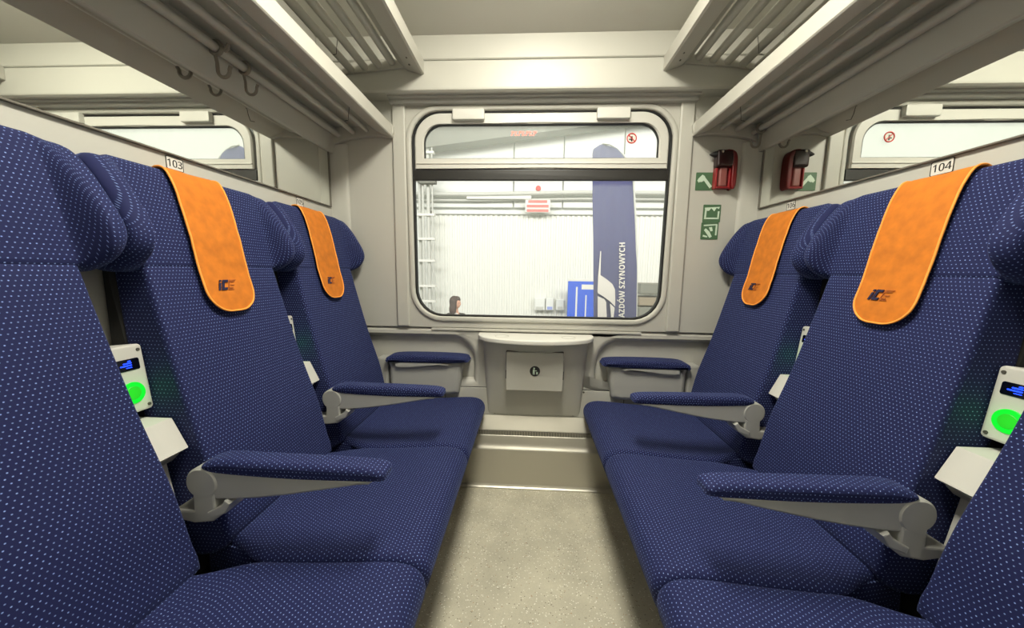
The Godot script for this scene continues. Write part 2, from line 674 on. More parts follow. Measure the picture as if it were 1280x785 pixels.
func shell() -> void:
	var mb := MB.new()
	mb.block(Vector3(-1.06, -0.06, -0.14), Vector3(1.06, 0, 2.12))
	struct("floor", mb, M.floor, "speckled beige compartment floor between the seats")
	# ceiling rises from the window wall towards the corridor
	mb = MB.new()
	var prof := [[-0.12, 2.16], [0.0, 2.10], [0.09, 2.10], [0.3, 2.19], [0.6, 2.285], [1.0, 2.37], [1.5, 2.42], [2.12, 2.44], [2.12, 2.52], [1.4, 2.5], [0.6, 2.38], [-0.12, 2.24]]
	mb.prism(poly(prof), -1.06, 1.06, 0.0, 1, along_x())
	struct("ceiling", mb, M.ceiling, "plain cream ceiling of the compartment above the racks", 25.0)
	for s in [-1.0, 1.0]:
		mb = MB.new()
		mb.block(Vector3(s * 1.0, 0, -0.12), Vector3(s * 1.05, 2.5, 2.12))
		struct("wall_left" if s < 0 else "wall_right", mb, M.wall, "cream partition wall behind the seats on the " + ("left" if s < 0 else "right"))
	mb = MB.new()
	mb.block(Vector3(-1.05, 0, 2.06), Vector3(1.05, 2.5, 2.12))
	struct("wall_corridor", mb, M.wall, "cream corridor wall behind the camera")
	var d := thing("door_1", Vector3(0, 0, 2.05), "sliding glass door to the corridor behind the camera", "", "", "structure")
	mb = MB.new()
	mb.ring(poly([[-0.36, 0.02], [0.36, 0.02], [0.36, 2.0], [-0.36, 2.0]]), poly([[-0.28, 0.12], [0.28, 0.12], [0.28, 1.9], [-0.28, 1.9]]), Vector2(0, 1.0), 2.03, 2.06)
	part(d, "door_frame", mb, M.arm)
	mb = MB.new()
	mb.block(Vector3(-0.28, 0.12, 2.045), Vector3(0.28, 1.9, 2.05))
	part(d, "door_glass", mb, M.glass)
	mb = MB.new()
	mb.block(Vector3(0.30, 0.95, 2.01), Vector3(0.33, 1.15, 2.03), 0.006)
	part(d, "handle", mb, M.chrome)

	# window wall: upper plate with the rounded window opening
	mb = MB.new()
	var hole := win_outline(0.0)
	mb.ring(poly([[-1.05, 0.80], [1.05, 0.80], [1.05, 2.2], [-1.05, 2.2]]), hole, Vector2(0, 1.3435), -0.034, 0.0, 0.004, Transform3D.IDENTITY, 160)
	struct("wall_window", mb, M.wall, "cream window wall with one rounded window opening", 30.0)
	# header above the window
	var h := thing("trim_1", Vector3(0, 1.85, 0), "cream header panel running above the window up to the ceiling", "", "", "structure")
	mb = MB.new()
	mb.prism(poly([[0.0, 2.15], [0.0, 2.002], [0.086, 2.002], [0.09, 2.006], [0.09, 2.112]]), -0.999, 0.999, 0.0, 1, along_x())
	part(h, "upper_panel", mb, M.panel, 20.0)
	mb = MB.new()
	mb.prism(poly([[0.0, 1.999], [0.0, 1.878], [0.06, 1.876], [0.078, 1.874], [0.087, 1.880], [0.09, 1.89], [0.09, 1.994], [0.086, 1.999]]), -0.999, 0.999, 0.0, 1, along_x())
	part(h, "lower_panel", mb, M.panel, 30.0)
	mb = MB.new()
	mb.prism(poly([[0.0, 1.878], [0.0, 1.852], [0.030, 1.852], [0.036, 1.858], [0.036, 1.868], [0.056, 1.868], [0.056, 1.8765]]), -0.699, 0.699, 0.0, 1, along_x())
	part(h, "blind_rail", mb, M.arm, 30.0)
	var n := 2
	for s in [-1.0, 1.0]:
		mb = MB.new()
		mb.block(Vector3(s * 0.634, 0.804, -0.005), Vector3(s * 0.698, 1.874, 0.013), 0.007, 3)
		struct("trim_%d" % n, mb, M.panel, "raised cream pillar strip beside the window, " + ("left" if s < 0 else "right") + " side")
		n += 1
		mb = MB.new()
		mb.prism(poly([[0.918, -0.01], [0.922, 0.003], [0.932, 0.010], [0.96, 0.013], [1.0, 0.024], [1.0, -0.01]]), 0.80, 1.68, 0.0, 1, Transform3D(Basis(Vector3(s, 0, 0), Vector3(0, 0, 1), Vector3(0, 1, 0)), Vector3.ZERO))
		struct("trim_%d" % n, mb, M.panel, "cream corner post between window wall and the " + ("left" if s < 0 else "right") + " partition", 50.0)
		n += 1
	mb = MB.new()
	mb.block(Vector3(-0.525, 0.786, -0.004), Vector3(0.52, 0.799, 0.006), 0.003)
	struct("trim_%d" % n, mb, M.panel, "thin cream sill bar under the window")

# outline of the window opening, grown by g
func win_outline(g: float, seg := 14) -> PackedVector2Array:
	var o := MB.rrect((0.612 + g) * 2.0, (0.4865 + g) * 2.0, 0.135 + g, seg)
	for i in o.size():
		o[i].y += 1.3435
		# the opening narrows very slightly towards its lower edge
		o[i].x *= 1.0 - 0.012 * clampf((1.83 - o[i].y) / 0.97, 0.0, 1.0)
	return o

func window() -> void:
	var c := Vector2(0, 1.3435)
	var w := thing("window_1", Vector3(0, 0.857, 0), "rounded compartment window with a hinged upper flap", "", "", "structure")
	var mb := MB.new()
	mb.ring(win_outline(0.024), win_outline(-0.001), c, -0.01, 0.010, 0.006, Transform3D.IDENTITY, 160)
	part(w, "surround", mb, M.panel, 60.0)
	mb = MB.new()
	mb.ring(win_outline(0.0), win_outline(-0.009), c, -0.03, -0.002, 0.002, Transform3D.IDENTITY, 160)
	part(w, "gasket", mb, M.rubber, 60.0)
	mb = MB.new()
	mb.prism(win_outline(-0.006), -0.024, -0.020)
	part(w, "pane", mb, M.glass)
	# hinged flap in the upper part
	var fl := MB.rrect(1.184, 0.6, 0.122, 14)
	var outer := PackedVector2Array()
	for p in fl:
		var q := Vector2(p.x, p.y + 1.517)
		if q.y > 1.57:
			outer.append(q)
	outer.append(Vector2(-0.592, 1.568))
	outer.append(Vector2(0.592, 1.568))
	var gl := MB.rrect(1.096, 0.4, 0.085, 14)
	var inner := PackedVector2Array()
	for p in gl:
		var q := Vector2(p.x, p.y + 1.569)
		if q.y > 1.64:
			inner.append(q)
	inner.append(Vector2(-0.548, 1.615))
	inner.append(Vector2(0.548, 1.615))
	mb = MB.new()
	var fc := Vector2(0, 1.68)
	mb.ring(outer, inner, fc, -0.019, 0.008, 0.006, Transform3D.IDENTITY, 160)
	var fr := part(w, "flap_frame", mb, M.plastic, 40.0)
	mb = MB.new()
	var inner2 := PackedVector2Array()
	for p in inner:
		inner2.append(fc + (p - fc) * Vector2(0.994, 0.965))
	mb.ring(inner, inner2, fc, -0.016, 0.002, 0.001, Transform3D.IDENTITY, 160)
	part(fr, "seal", mb, M.rubber, 40.0)
	mb = MB.new()
	mb.block(Vector3(-0.588, 1.588, 0.004), Vector3(0.588, 1.596, 0.012), 0.003)
	part(fr, "rail_lip", mb, M.plastic)
	mb = MB.new()
	mb.prism(inner, -0.014, -0.010)
	part(w, "flap_pane", mb, M.glass)
	mb = MB.new()
	mb.block(Vector3(-0.601, 1.517, -0.018), Vector3(0.601, 1.567, 0.001), 0.004)
	part(w, "dark_bar", mb, M.darkbar)
	for s in [-1.0, 1.0]:
		mb = MB.new()
		mb.prism(MB.rrect(0.148, 0.048, 0.006, 3), 0.004, 0.03, 0.005, 2, Transform3D(Basis.IDENTITY, Vector3(s * 0.332, 1.804, 0)))
		part(w, "latch", mb, M.plastic)
	# no-litter sticker on the flap glass
	var st := thing("window_sticker", Vector3(0.426, 1.682, -0.009), "round red and white prohibition sticker on the window flap", "sticker")
	mb = MB.new()
	mb.cyl(Vector3(0.426, 1.707, -0.0092), Vector3(0, 0, 1), 0.023, 0.0006, 28)
	part(st, "disc", mb, M.white)
	mb = MB.new()
	var ci := PackedVector3Array()
	for k in 28:
		ci.append(Vector3(0.426 + 0.021 * cos(TAU * k / 28), 1.707 + 0.021 * sin(TAU * k / 28), -0.0086))
	mb.tube(ci, 0.0026, 6, true)
	mb.tube(PackedVector3Array([Vector3(0.411, 1.722, -0.0084), Vector3(0.441, 1.692, -0.0084)]), 0.0022, 6)
	part(st, "ring_bar", mb, M.signred)
	mb = MB.new()
	mb.block(Vector3(0.423, 1.693, -0.0092), Vector3(0.430, 1.716, -0.0082), 0.001)
	mb.block(Vector3(0.414, 1.700, -0.0092), Vector3(0.424, 1.705, -0.0082), 0.001)
	part(st, "figure", mb, M.ink)

func lower_wall() -> void:
	# lower wall with two recesses for the wall armrests
	var pts := []
	pts.append([-1.03, 0.345]); pts.append([1.03, 0.345]); pts.append([1.03, 0.535])
	var right := [[0.315, 0.535], [0.312, 0.60]]
	for k in 9:
		var th := PI - PI * 0.5 * k / 8.0
		right.append([0.434 + 0.122 * cos(th), 0.625 + 0.122 * sin(th)])
	for p in right: pts.append(p)
	pts.append([1.03, 0.747]); pts.append([1.03, 0.803]); pts.append([-1.03, 0.803]); pts.append([-1.03, 0.747])
	right.reverse()
	for p in right: pts.append([-p[0], p[1]])
	pts.append([-1.03, 0.535])
	var mb := MB.new()
	mb.prism(poly(pts), -0.075, 0.0, 0.036, 4)
	struct("wall_lower", mb, M.wall, "cream lower wall with two arched recesses below the window", 35.0)
	mb = MB.new()
	mb.block(Vector3(-1.03, 0.37, -0.10), Vector3(1.03, 0.80, -0.038))
	struct("wall_recess", mb, M.wall, "cream back of the arched recesses")
	var n := 7
	var p := thing("trim_%d" % n, Vector3(0, 0.347, 0), "flat cream service panel below the little table", "", "", "structure")
	mb = MB.new()
	mb.block(Vector3(-0.456, 0.349, -0.002), Vector3(0.452, 0.493, 0.004), 0.003)
	part(p, "plate", mb, M.panel)
	mb = MB.new()
	mb.block(Vector3(-0.459, 0.4932, -0.002), Vector3(0.455, 0.4962, 0.0015))
	mb.block(Vector3(-0.459, 0.349, -0.002), Vector3(-0.4562, 0.4962, 0.0015))
	mb.block(Vector3(0.4522, 0.349, -0.002), Vector3(0.455, 0.4962, 0.0015))
	part(p, "joint_seal", mb, M.dark)
	for q in [[-0.43, 0.362], [0.2, 0.362], [0.435, 0.48], [0.25, 0.485], [-0.2, 0.362]]:
		mb = MB.new()
		mb.cyl(Vector3(q[0], q[1], 0.005), Vector3(0, 0, 1), 0.005, 0.003, 10)
		part(p, "screw", mb, M.base)

func racks() -> void:
	for s in [-1.0, 1.0]:
		var side := "left" if s < 0 else "right"
		var T := along_z(s)
		var r := thing("luggage_rack", Vector3(s * 0.85, 1.70, 1.0), "narrow lower luggage rack with hook rod above the " + side + " mirror", "luggage rack", "luggage racks")
		var mb := MB.new()
		mb.prism(poly([[0.690, 1.709], [0.696, 1.764], [0.702, 1.770], [0.718, 1.771], [0.785, 1.752], [0.785, 1.745], [0.775, 1.737], [0.755, 1.725], [0.700, 1.705], [0.693, 1.705]]), 0.004, 2.05, 0.0, 1, T)
		part(r, "front_beam", mb, M.rack, 25.0)
		mb = MB.new()
		mb.prism(poly([[0.78, 1.757], [0.78, 1.77], [0.97, 1.765], [0.97, 1.748]]), 0.004, 2.05, 0.0, 1, T)
		part(r, "shelf", mb, M.rack, 25.0)
		for q in [[0.812, 1.735, 0.0095], [0.878, 1.728, 0.0115], [0.952, 1.716, 0.013]]:
			mb = MB.new()
			mb.tube(PackedVector3Array([Vector3(s * q[0], q[1], 0.02), Vector3(s * q[0], q[1], 2.04)]), q[2], 14)
			part(r, "rod", mb, M.rack)
		mb = MB.new()
		mb.prism(poly([[0.999, 1.634], [0.988, 1.634], [0.984, 1.637], [0.962, 1.74], [0.962, 1.765], [0.999, 1.79]]), 0.004, 2.05, 0.0, 1, T)
		part(r, "back_panel", mb, M.rack, 25.0)
		mb = MB.new()
		var br := MB.smooth(poly([[0.694, 1.708], [0.70, 1.770], [0.85, 1.775], [0.998, 1.790], [0.998, 1.72], [0.997, 1.668], [0.97, 1.676], [0.93, 1.693], [0.85, 1.706], [0.76, 1.712]]), 3)
		mb.prism(br, 0.001, 0.028, 0.004, 2, T)
		part(r, "end_bracket", mb, M.rack)

		var u := thing("luggage_rack", Vector3(s * 0.75, 1.94, 1.0), "wide upper luggage rack with round bars on the " + side + " side under the ceiling", "luggage rack", "luggage racks")
		mb = MB.new()
		mb.prism(poly([[0.516, 1.944], [0.516, 1.999], [0.520, 2.004], [0.628, 2.004], [0.628, 1.990], [0.616, 1.980], [0.590, 1.959], [0.524, 1.940]]), 0.091, 2.05, 0.0, 1, T)
		part(u, "front_beam", mb, M.rack, 20.0)
		for q in [[0.655, 1.988], [0.715, 1.977], [0.776, 1.969], [0.838, 1.959], [0.90, 1.950]]:
			mb = MB.new()
			mb.tube(PackedVector3Array([Vector3(s * q[0], q[1], 0.1), Vector3(s * q[0], q[1], 2.04)]), 0.016, 12)
			part(u, "bar", mb, M.rack)
		mb = MB.new()
		mb.prism(poly([[0.94, 1.925], [0.94, 1.96], [0.999, 1.99], [0.999, 1.90]]), 0.091, 2.05, 0.0, 1, T)
		part(u, "wall_rail", mb, M.rack, 25.0)
		mb = MB.new()
		mb.prism(poly([[0.60, 1.965], [0.62, 2.0], [0.999, 1.985], [0.999, 1.915], [0.85, 1.945]]), 0.0905, 0.103, 0.002, 1, T)
		part(u, "end_plate", mb, M.rack, 25.0)
		for q in [[0.553, 1.951, 0.20], [0.560, 1.952, 0.15]]:
			mb = MB.new()
			mb.cyl(Vector3(s * q[0], q[1] - 0.0015, q[2]), Vector3(s * -0.27, -0.96, 0), 0.005, 0.003, 10)
			part(u, "screw", mb, M.base)
	# coat hooks hanging on the rods
	hook(-1.0, 0.665, "larger double coat hook hanging on the left rack rod", 1.15)
	hook(-1.0, 0.565, "slim single coat hook on the left rack rod, nearer the window", 0.95)
	hook(1.0, 0.075, "coat hook on the right rack rod at the window corner", 1.0)
	# thin reservation wires caught in the racks
	var wires := [[-1.0, 0.25, 0.79, 1.735, "thin black wire dangling from the left lower rack near the window"], [1.0, 0.22, 0.79, 1.735, "thin black wire dangling from the right lower rack near the window"], [-1.0, 0.30, 0.80, 1.955, "thin dark wire hooked over the bars of the upper left rack"], [1.0, 0.26, 0.81, 1.955, "thin dark wire hooked over the bars of the upper right rack"]]
	for w in wires:
		var mb := MB.new()
		var s: float = w[0]
		mb.tube(PackedVector3Array([Vector3(s * (w[2] - 0.03), w[3] + 0.02, w[1] + 0.02), Vector3(s * (w[2] - 0.012), w[3] + 0.0, w[1]), Vector3(s * (w[2] - 0.008), w[3] - 0.025, w[1]), Vector3(s * (w[2] - 0.004), w[3] - 0.045, w[1] - 0.004), Vector3(s * (w[2] + 0.012), w[3] - 0.047, w[1] - 0.006)]), 0.0011, 6)
		solo("reservation_wire", mb, M.dark, w[4], "wire", "reservation wires")

func hook(s: float, z: float, label: String, k: float) -> void:
	var c := Vector3(s * 0.952, 1.716, z)
	var o := thing("coat_hook", c + Vector3(0, -0.09, 0), label, "coat hook", "coat hooks on the rack rods")
	var mb := MB.new()
	var ci := PackedVector3Array()
	for i in 20:
		ci.append(c + Vector3(0.0175 * cos(TAU * i / 20), 0.0175 * sin(TAU * i / 20), 0))
	mb.tube(ci, 0.0052 * k, 8, true)
	part(o, "collar", mb, M.hook)
	mb = MB.new()
	var ax := -s
	var pts := PackedVector3Array()
	pts.append(c + Vector3(ax * -0.004, -0.018, 0))
	pts.append(c + Vector3(ax * 0.0, -0.040, 0))
	for i in 9:
		var th := PI + PI * 1.05 * i / 8.0
		pts.append(c + Vector3(ax * (0.018 + 0.018 * cos(th)), -0.062 + 0.018 * sin(th), 0) * 1.0)
	pts.append(c + Vector3(ax * 0.040, -0.050, 0))
	mb.tube(pts, 0.0044 * k, 8)
	part(o, "hook_arm", mb, M.hook)
	if k > 1.1:
		mb = MB.new()
		var p2 := PackedVector3Array()
		p2.append(c + Vector3(ax * 0.016, 0.0, 0.0))
		p2.append(c + Vector3(ax * 0.030, -0.010, 0.004))
		p2.append(c + Vector3(ax * 0.040, -0.006, 0.006))
		p2.append(c + Vector3(ax * 0.044, 0.006, 0.006))
		mb.tube(p2, 0.0055, 8)
		part(o, "upper_arm", mb, M.hook)

func mirrors() -> void:
	for s in [-1.0, 1.0]:
		var side := "left" if s < 0 else "right"
		var o := thing("wall_mirror", Vector3(s * 0.996, 1.386, 1.04), "long mirror on the " + side + " partition between headrests and lower rack", "mirror", "partition mirrors")
		var T := Transform3D(Basis(Vector3(0, 0, 1), Vector3(0, 1, 0), Vector3(s, 0, 0)), Vector3(s * 0.994, 1.5105, 1.0475))
		var mb := MB.new()
		mb.prism(MB.rrect(2.0, 0.249, 0.012, 4), -0.0005, 0.006, 0.0, 1, T)
		part(o, "glass", mb, M.mirror)
		mb = MB.new()
		mb.block(Vector3(s * 0.9905, 1.3815, 0.040), Vector3(s * 1.0, 1.3865, 2.05), 0.001, 1)
		mb.block(Vector3(s * 0.9905, 1.3815, 0.040), Vector3(s * 1.0, 1.636, 0.0485), 0.001, 1)
		part(o, "edge_strip", mb, M.strip)

func ceiling_lamp() -> void:
	var o := thing("ceiling_lamp", Vector3(0, 2.28, 0.98), "long flat ceiling lamp over the middle of the compartment", "lamp")
	var mb := MB.new()
	var T := Transform3D(Basis.from_euler(Vector3(-0.15, 0, 0)), Vector3(0, 2.335, 0.98))
	mb.prism(poly([[-0.21, -0.43], [0.21, -0.43], [0.21, 0.43], [-0.21, 0.43]]), -0.016, 0.07, 0.008, 2, T * Transform3D(Basis(Vector3(1, 0, 0), Vector3(0, 0, 1), Vector3(0, 1, 0)), Vector3.ZERO))
	part(o, "housing", mb, M.plastic)
	mb = MB.new()
	mb.prism(MB.rrect(0.34, 0.78, 0.01, 2), -0.020, -0.015, 0.0, 1, T * Transform3D(Basis(Vector3(1, 0, 0), Vector3(0, 0, 1), Vector3(0, 1, 0)), Vector3.ZERO))
	part(o, "diffuser", mb, glow(Color(1.0, 0.96, 0.86), 1.2))

# ---------------------------------------------------------------- seats
const SEAT_Z := [0.275, 0.775, 1.275]

func back_x(y: float) -> float:
	return 0.745 + 0.2407 * (y - 0.486) - 0.010 * exp(-pow((y - 0.62) / 0.12, 2.0))

func headrest_rings(s: float, zc: float) -> Array:
	var mid := [[0.892, 1.085], [0.893, 1.12], [0.901, 1.17], [0.914, 1.23], [0.929, 1.285], [0.944, 1.318], [0.962, 1.326], [0.983, 1.305], [0.990, 1.22], [0.985, 1.13], [0.972, 1.085], [0.93, 1.074]]
	var wing := [[0.905, 1.078], [0.862, 1.100], [0.838, 1.137], [0.842, 1.178], [0.872, 1.235], [0.910, 1.288], [0.945, 1.318], [0.978, 1.300], [0.988, 1.22], [0.983, 1.13], [0.970, 1.085], [0.94, 1.074]]
	var rings := []
	var us := PackedFloat32Array()
	var half := 0.2485
	# fractions of the half width from the tip (1) inwards
	var fr := [1.0, 0.9995, 0.994, 0.983, 0.967, 0.945, 0.915, 0.885, 0.86, 0.845, 0.83, 0.815, 0.80, 0.785, 0.77, 0.755, 0.745, 0.72, 0.68, 0.62, 0.55, 0.48, 0.38, 0.25, 0.12]
	var all := []
	for f in fr: all.append(f)
	all.append(0.0)
	for i in range(fr.size() - 1, -1, -1): all.append(-float(fr[i]))
	for f in all:
		var a := absf(f)
		var w := smoothstep(0.745, 0.86, a)
		var pts := PackedVector2Array()
		for i in mid.size():
			pts.append(Vector2(mid[i][0], mid[i][1]).lerp(Vector2(wing[i][0], wing[i][1]), w))
		pts = MB.smooth(pts, 4)
		# rounded rim at the outer end
		var e := clampf((a - 0.885) / 0.115, 0.0, 1.0)
		var inset := 0.026 * (1.0 - sqrt(maxf(0.0, 1.0 - e * e)))
		if a > 0.9999:
			inset = 0.032
		var c := Vector2(0.918, 1.185)
		var rg := PackedVector3Array()
		for p in pts:
			var q := p - (p - c).normalized() * inset
			rg.append(Vector3(s * q.x, q.y, zc + f * half))
		rings.append(rg)
		us.append(f * half)
	return [rings, us]

func seats() -> void:
	var labels := {
		-1.0: ["blue dotted train seat with orange cover next to the window, left side", "blue dotted middle seat on the left, with orange cover under plate 103", "blue dotted train seat closest to the viewer at the left edge"],
		1.0: ["blue dotted train seat with orange cover next to the window, right side", "blue dotted middle seat on the right, with orange cover under plate 104", "blue dotted train seat closest to the viewer at the right edge"]}
	for s in [-1.0, 1.0]:
		var T := along_z(s)
		var zc: float = SEAT_Z[0]
		var o := thing("train_seat", Vector3(s * 0.6, 0, zc), labels[s][0], "seat", "dotted blue train seats")
		var TZ := T.translated(Vector3(0, 0, zc))
		# cushion
		var mb := MB.new()
		var cu := MB.smooth(poly([[0.80, 0.315], [0.815, 0.38], [0.805, 0.432], [0.745, 0.440], [0.675, 0.439], [0.58, 0.440], [0.46, 0.447], [0.36, 0.455], [0.30, 0.455], [0.263, 0.441], [0.246, 0.410], [0.252, 0.372], [0.275, 0.335], [0.33, 0.315], [0.5, 0.308], [0.65, 0.308]]), 4)
		mb.prism(cu, -0.2492, 0.2492, 0.021, 5, TZ)
		for i in mb.v.size():
			var q := mb.v[i]
			q.z = zc + (q.z - zc) * (1.0 - 0.20 * smoothstep(0.61, 0.76, absf(q.x)))
			mb.v[i] = q
		part(o, "seat_cushion", mb, M.cloth, 50.0)
		# backrest
		mb = MB.new()
		var bp := []
		bp.append([0.775, 0.405])
		for k in 12:
			var y := 0.44 + 0.64 * k / 11.0
			bp.append([back_x(y), y])
		bp.append([0.905, 1.10]); bp.append([0.955, 1.10]); bp.append([0.968, 1.07]); bp.append([0.945, 0.85]); bp.append([0.90, 0.62]); bp.append([0.865, 0.44]); bp.append([0.83, 0.400])
		mb.prism(MB.smooth(poly(bp), 2), -0.217, 0.217, 0.011, 4, TZ)
		for i in mb.v.size():
			var q := mb.v[i]
			q.z = zc + (q.z - zc) * lerpf(1.0, 0.90, clampf((q.y - 0.45) / 0.6, 0.0, 1.0))
			mb.v[i] = q
		part(o, "backrest", mb, M.cloth, 50.0)
		# headrest with wings
		mb = MB.new()
		var hr := headrest_rings(s, zc)
		mb.loft(hr[0], hr[1], true)
		part(o, "headrest", mb, M.cloth, 60.0)
		# frame and base
		mb = MB.new()
		mb.block(Vector3(s * 0.52, 0, zc - 0.175), Vector3(s * 0.97, 0.306, zc + 0.175), 0.01)
		part(o, "base", mb, M.base)
		mb = MB.new()
		mb.prism(poly([[0.86, 0.31], [0.99, 0.31], [0.992, 1.20], [0.975, 1.20], [0.962, 1.02], [0.90, 0.60]]), -0.20, 0.20, 0.006, 1, TZ)
		part(o, "back_shell", mb, M.dark)
		for i in [1, 2]:
			var d := o.duplicate()
			d.name = numbered("train_seat")
			add_child(d, true)
			d.position = Vector3(s * 0.6, 0, SEAT_Z[i])
			d.set_meta("label", labels[s][i])
		for i in 2:
			cover(s, SEAT_Z[i], ["orange headrest cover with dark logo on the window seat, ", "orange headrest cover with dark logo on the middle seat, "][i] + ("left side" if s < 0 else "right side"))

func cover(s: float, zc: float, label: String) -> void:
	zc += 0.010
	var o := thing("headrest_cover", Vector3(s * 0.87, 0.97, zc), label, "headrest cover", "orange headrest covers")
	var path := PackedVector2Array()
	var cps := poly([[0.973, 1.322], [0.960, 1.3295], [0.941, 1.3235], [0.922, 1.288], [0.907, 1.232], [0.893, 1.17], [0.884, 1.12], [0.877, 1.08], [0.867, 1.04], [0.857, 1.0], [0.850, 0.968]])
	for i in cps.size() - 1:
		for k in 6:
			path.append(cps[i].cubic_interpolate(cps[i + 1], cps[maxi(i - 1, 0)], cps[mini(i + 2, cps.size() - 1)], k / 6.0))
	path.append(cps[cps.size() - 1])
	var n := path.size()
	var arc := PackedFloat32Array([0.0])
	for i in range(1, n):
		arc.append(arc[i - 1] + path[i].distance_to(path[i - 1]))
	var total := arc[n - 1]
	var noise := FastNoiseLite.new()
	noise.seed = int(zc * 1000) + int(s * 7) + 40
	noise.frequency = 9.0
	var mb := MB.new()
	var cols := 17
	var hw := 0.075
	var rc := 0.062
	var front := []
	var back := []
	# extra rows close to the rounded lower end
	var ts := []
	for i in n:
		ts.append(arc[i])
	for k in 8:
		ts.append(total - rc * (1.0 - cos(PI * 0.5 * k / 8.0)) * 0.5)
	ts.sort()
	for t in ts:
		var j := 0
		while j < n - 2 and arc[j + 1] < t:
			j += 1
		var f: float = (t - arc[j]) / maxf(1e-6, arc[j + 1] - arc[j])
		var p := path[j].lerp(path[j + 1], f)
		var tg := (path[j + 1] - path[j]).normalized()
		var nr := Vector2(tg.y, -tg.x)
		if nr.x > 0.0 and p.y < 1.30:
			nr = -nr
		elif p.y >= 1.30 and nr.dot(p - Vector2(0.95, 1.25)) < 0.0:
			nr = -nr
		var w := hw
		var rest: float = total - t
		if rest < rc:
			w = hw - rc + sqrt(maxf(0.0, rc * rc - (rc - rest) * (rc - rest)))
		var fr := PackedVector3Array()
		var bk := PackedVector3Array()
		for c in cols:
			var z := zc + w * (2.0 * c / (cols - 1) - 1.0)
			var wr := noise.get_noise_2d(z, t) * 0.0022
			var q := p + nr * (0.0035 + wr)
			fr.append(Vector3(s * q.x, q.y, z))
			var q2 := p + nr * (0.0005 + wr)
			bk.append(Vector3(s * q2.x, q2.y, z))
		front.append(fr)
		back.append(bk)
	for i in front.size() - 1:
		for c in cols - 1:
			mb.quad(front[i][c], front[i][c + 1], front[i + 1][c + 1], front[i + 1][c])
			mb.quad(back[i][c], back[i + 1][c], back[i + 1][c + 1], back[i][c + 1])
		mb.quad(front[i][0], front[i + 1][0], back[i + 1][0], back[i][0])
		mb.quad(front[i][cols - 1], back[i][cols - 1], back[i + 1][cols - 1], front[i + 1][cols - 1])
	mb.orient(0)
	part(o, "cloth", mb, M.orange, 70.0)
	# stitched piping round the edge
	var edge := PackedVector3Array()
	for i in front.size():
		edge.append(front[i][0])
	for i in range(front.size() - 1, -1, -1):
		if edge[edge.size() - 1].distance_to(front[i][cols - 1]) > 0.0008:
			edge.append(front[i][cols - 1])
	mb = MB.new()
	mb.tube(edge, 0.0026, 6)
	part(o, "piping", mb, M.piping, 70.0)
	# printed mark: slanted i and C with outlined strokes beside
	var y0 := 1.026
	var xa := 0.857 + (1.0 - 0.0) * 0.0
	var B := func(px: float, py: float) -> Vector3:
		# px to the reader's right, py up
		var y := y0 + py
		var x := 0.8585 + 0.205 * (y - 1.0) - 0.0052
		return Vector3(s * x, y, zc + 0.012 * (-s) * 0.0 + (px - 0.040) * s)
	var shapes := []
	var sl := 0.35
	var P := func(a: Array) -> Array:
		var r := []
		for q in a:
			r.append([q[0] + q[1] * sl, q[1]])
		return r
	shapes.append(P.call([[0, 0], [0.006, 0], [0.006, 0.019], [0, 0.019]]))
	shapes.append(P.call([[0, 0.022], [0.006, 0.022], [0.006, 0.027], [0, 0.027]]))
	shapes.append(P.call([[0.0095, 0.0], [0.0265, 0.0], [0.0265, 0.0065], [0.0165, 0.0065], [0.0165, 0.0205], [0.0265, 0.0205], [0.0265, 0.027], [0.0095, 0.027]]))
	mb = MB.new()
	for sh in shapes:
		flat(mb, sh, B, s)
	part(o, "logo_letters", mb, M.navy)
	mb = MB.new()
	for sh in [P.call([[0.030, 0.0255], [0.052, 0.0255], [0.052, 0.0268], [0.030, 0.0268]]), P.call([[0.030, 0.0215], [0.048, 0.0215], [0.048, 0.0228], [0.030, 0.0228]]), P.call([[0.030, 0.0045], [0.044, 0.0045], [0.044, 0.0058], [0.030, 0.0058]]), P.call([[0.030, 0.0], [0.048, 0.0], [0.048, 0.0013], [0.030, 0.0013]]), P.call([[0.030, 0.0058], [0.0313, 0.0058], [0.0313, 0.0215], [0.030, 0.0215]]), P.call([[0.036, 0.012], [0.048, 0.012], [0.048, 0.0133], [0.036, 0.0133]])]:
		flat(mb, sh, B, s)
	part(o, "logo_outline", mb, M.thread)

func flat(mb: MB, sh: Array, B: Callable, s: float) -> void:
	var pl := poly(sh)
	var idx := Geometry2D.triangulate_polygon(pl)
	var out := Vector3(-s, 0.2, 0).normalized() * 0.0008
	var i := 0
	var n := pl.size()
	var from := mb.v.size()
	var front := PackedVector3Array()
	for p in pl:
		front.append(B.call(p.x, p.y) + out)
	while i + 2 < idx.size():
		mb.tri(front[idx[i]], front[idx[i + 1]], front[idx[i + 2]])
		mb.tri(front[idx[i]] - out * 2.0, front[idx[i + 2]] - out * 2.0, front[idx[i + 1]] - out * 2.0)
		i += 3
	for k in n:
		var j := (k + 1) % n
		mb.quad(front[k], front[k] - out * 2.0, front[j] - out * 2.0, front[j])
	mb.orient(from)

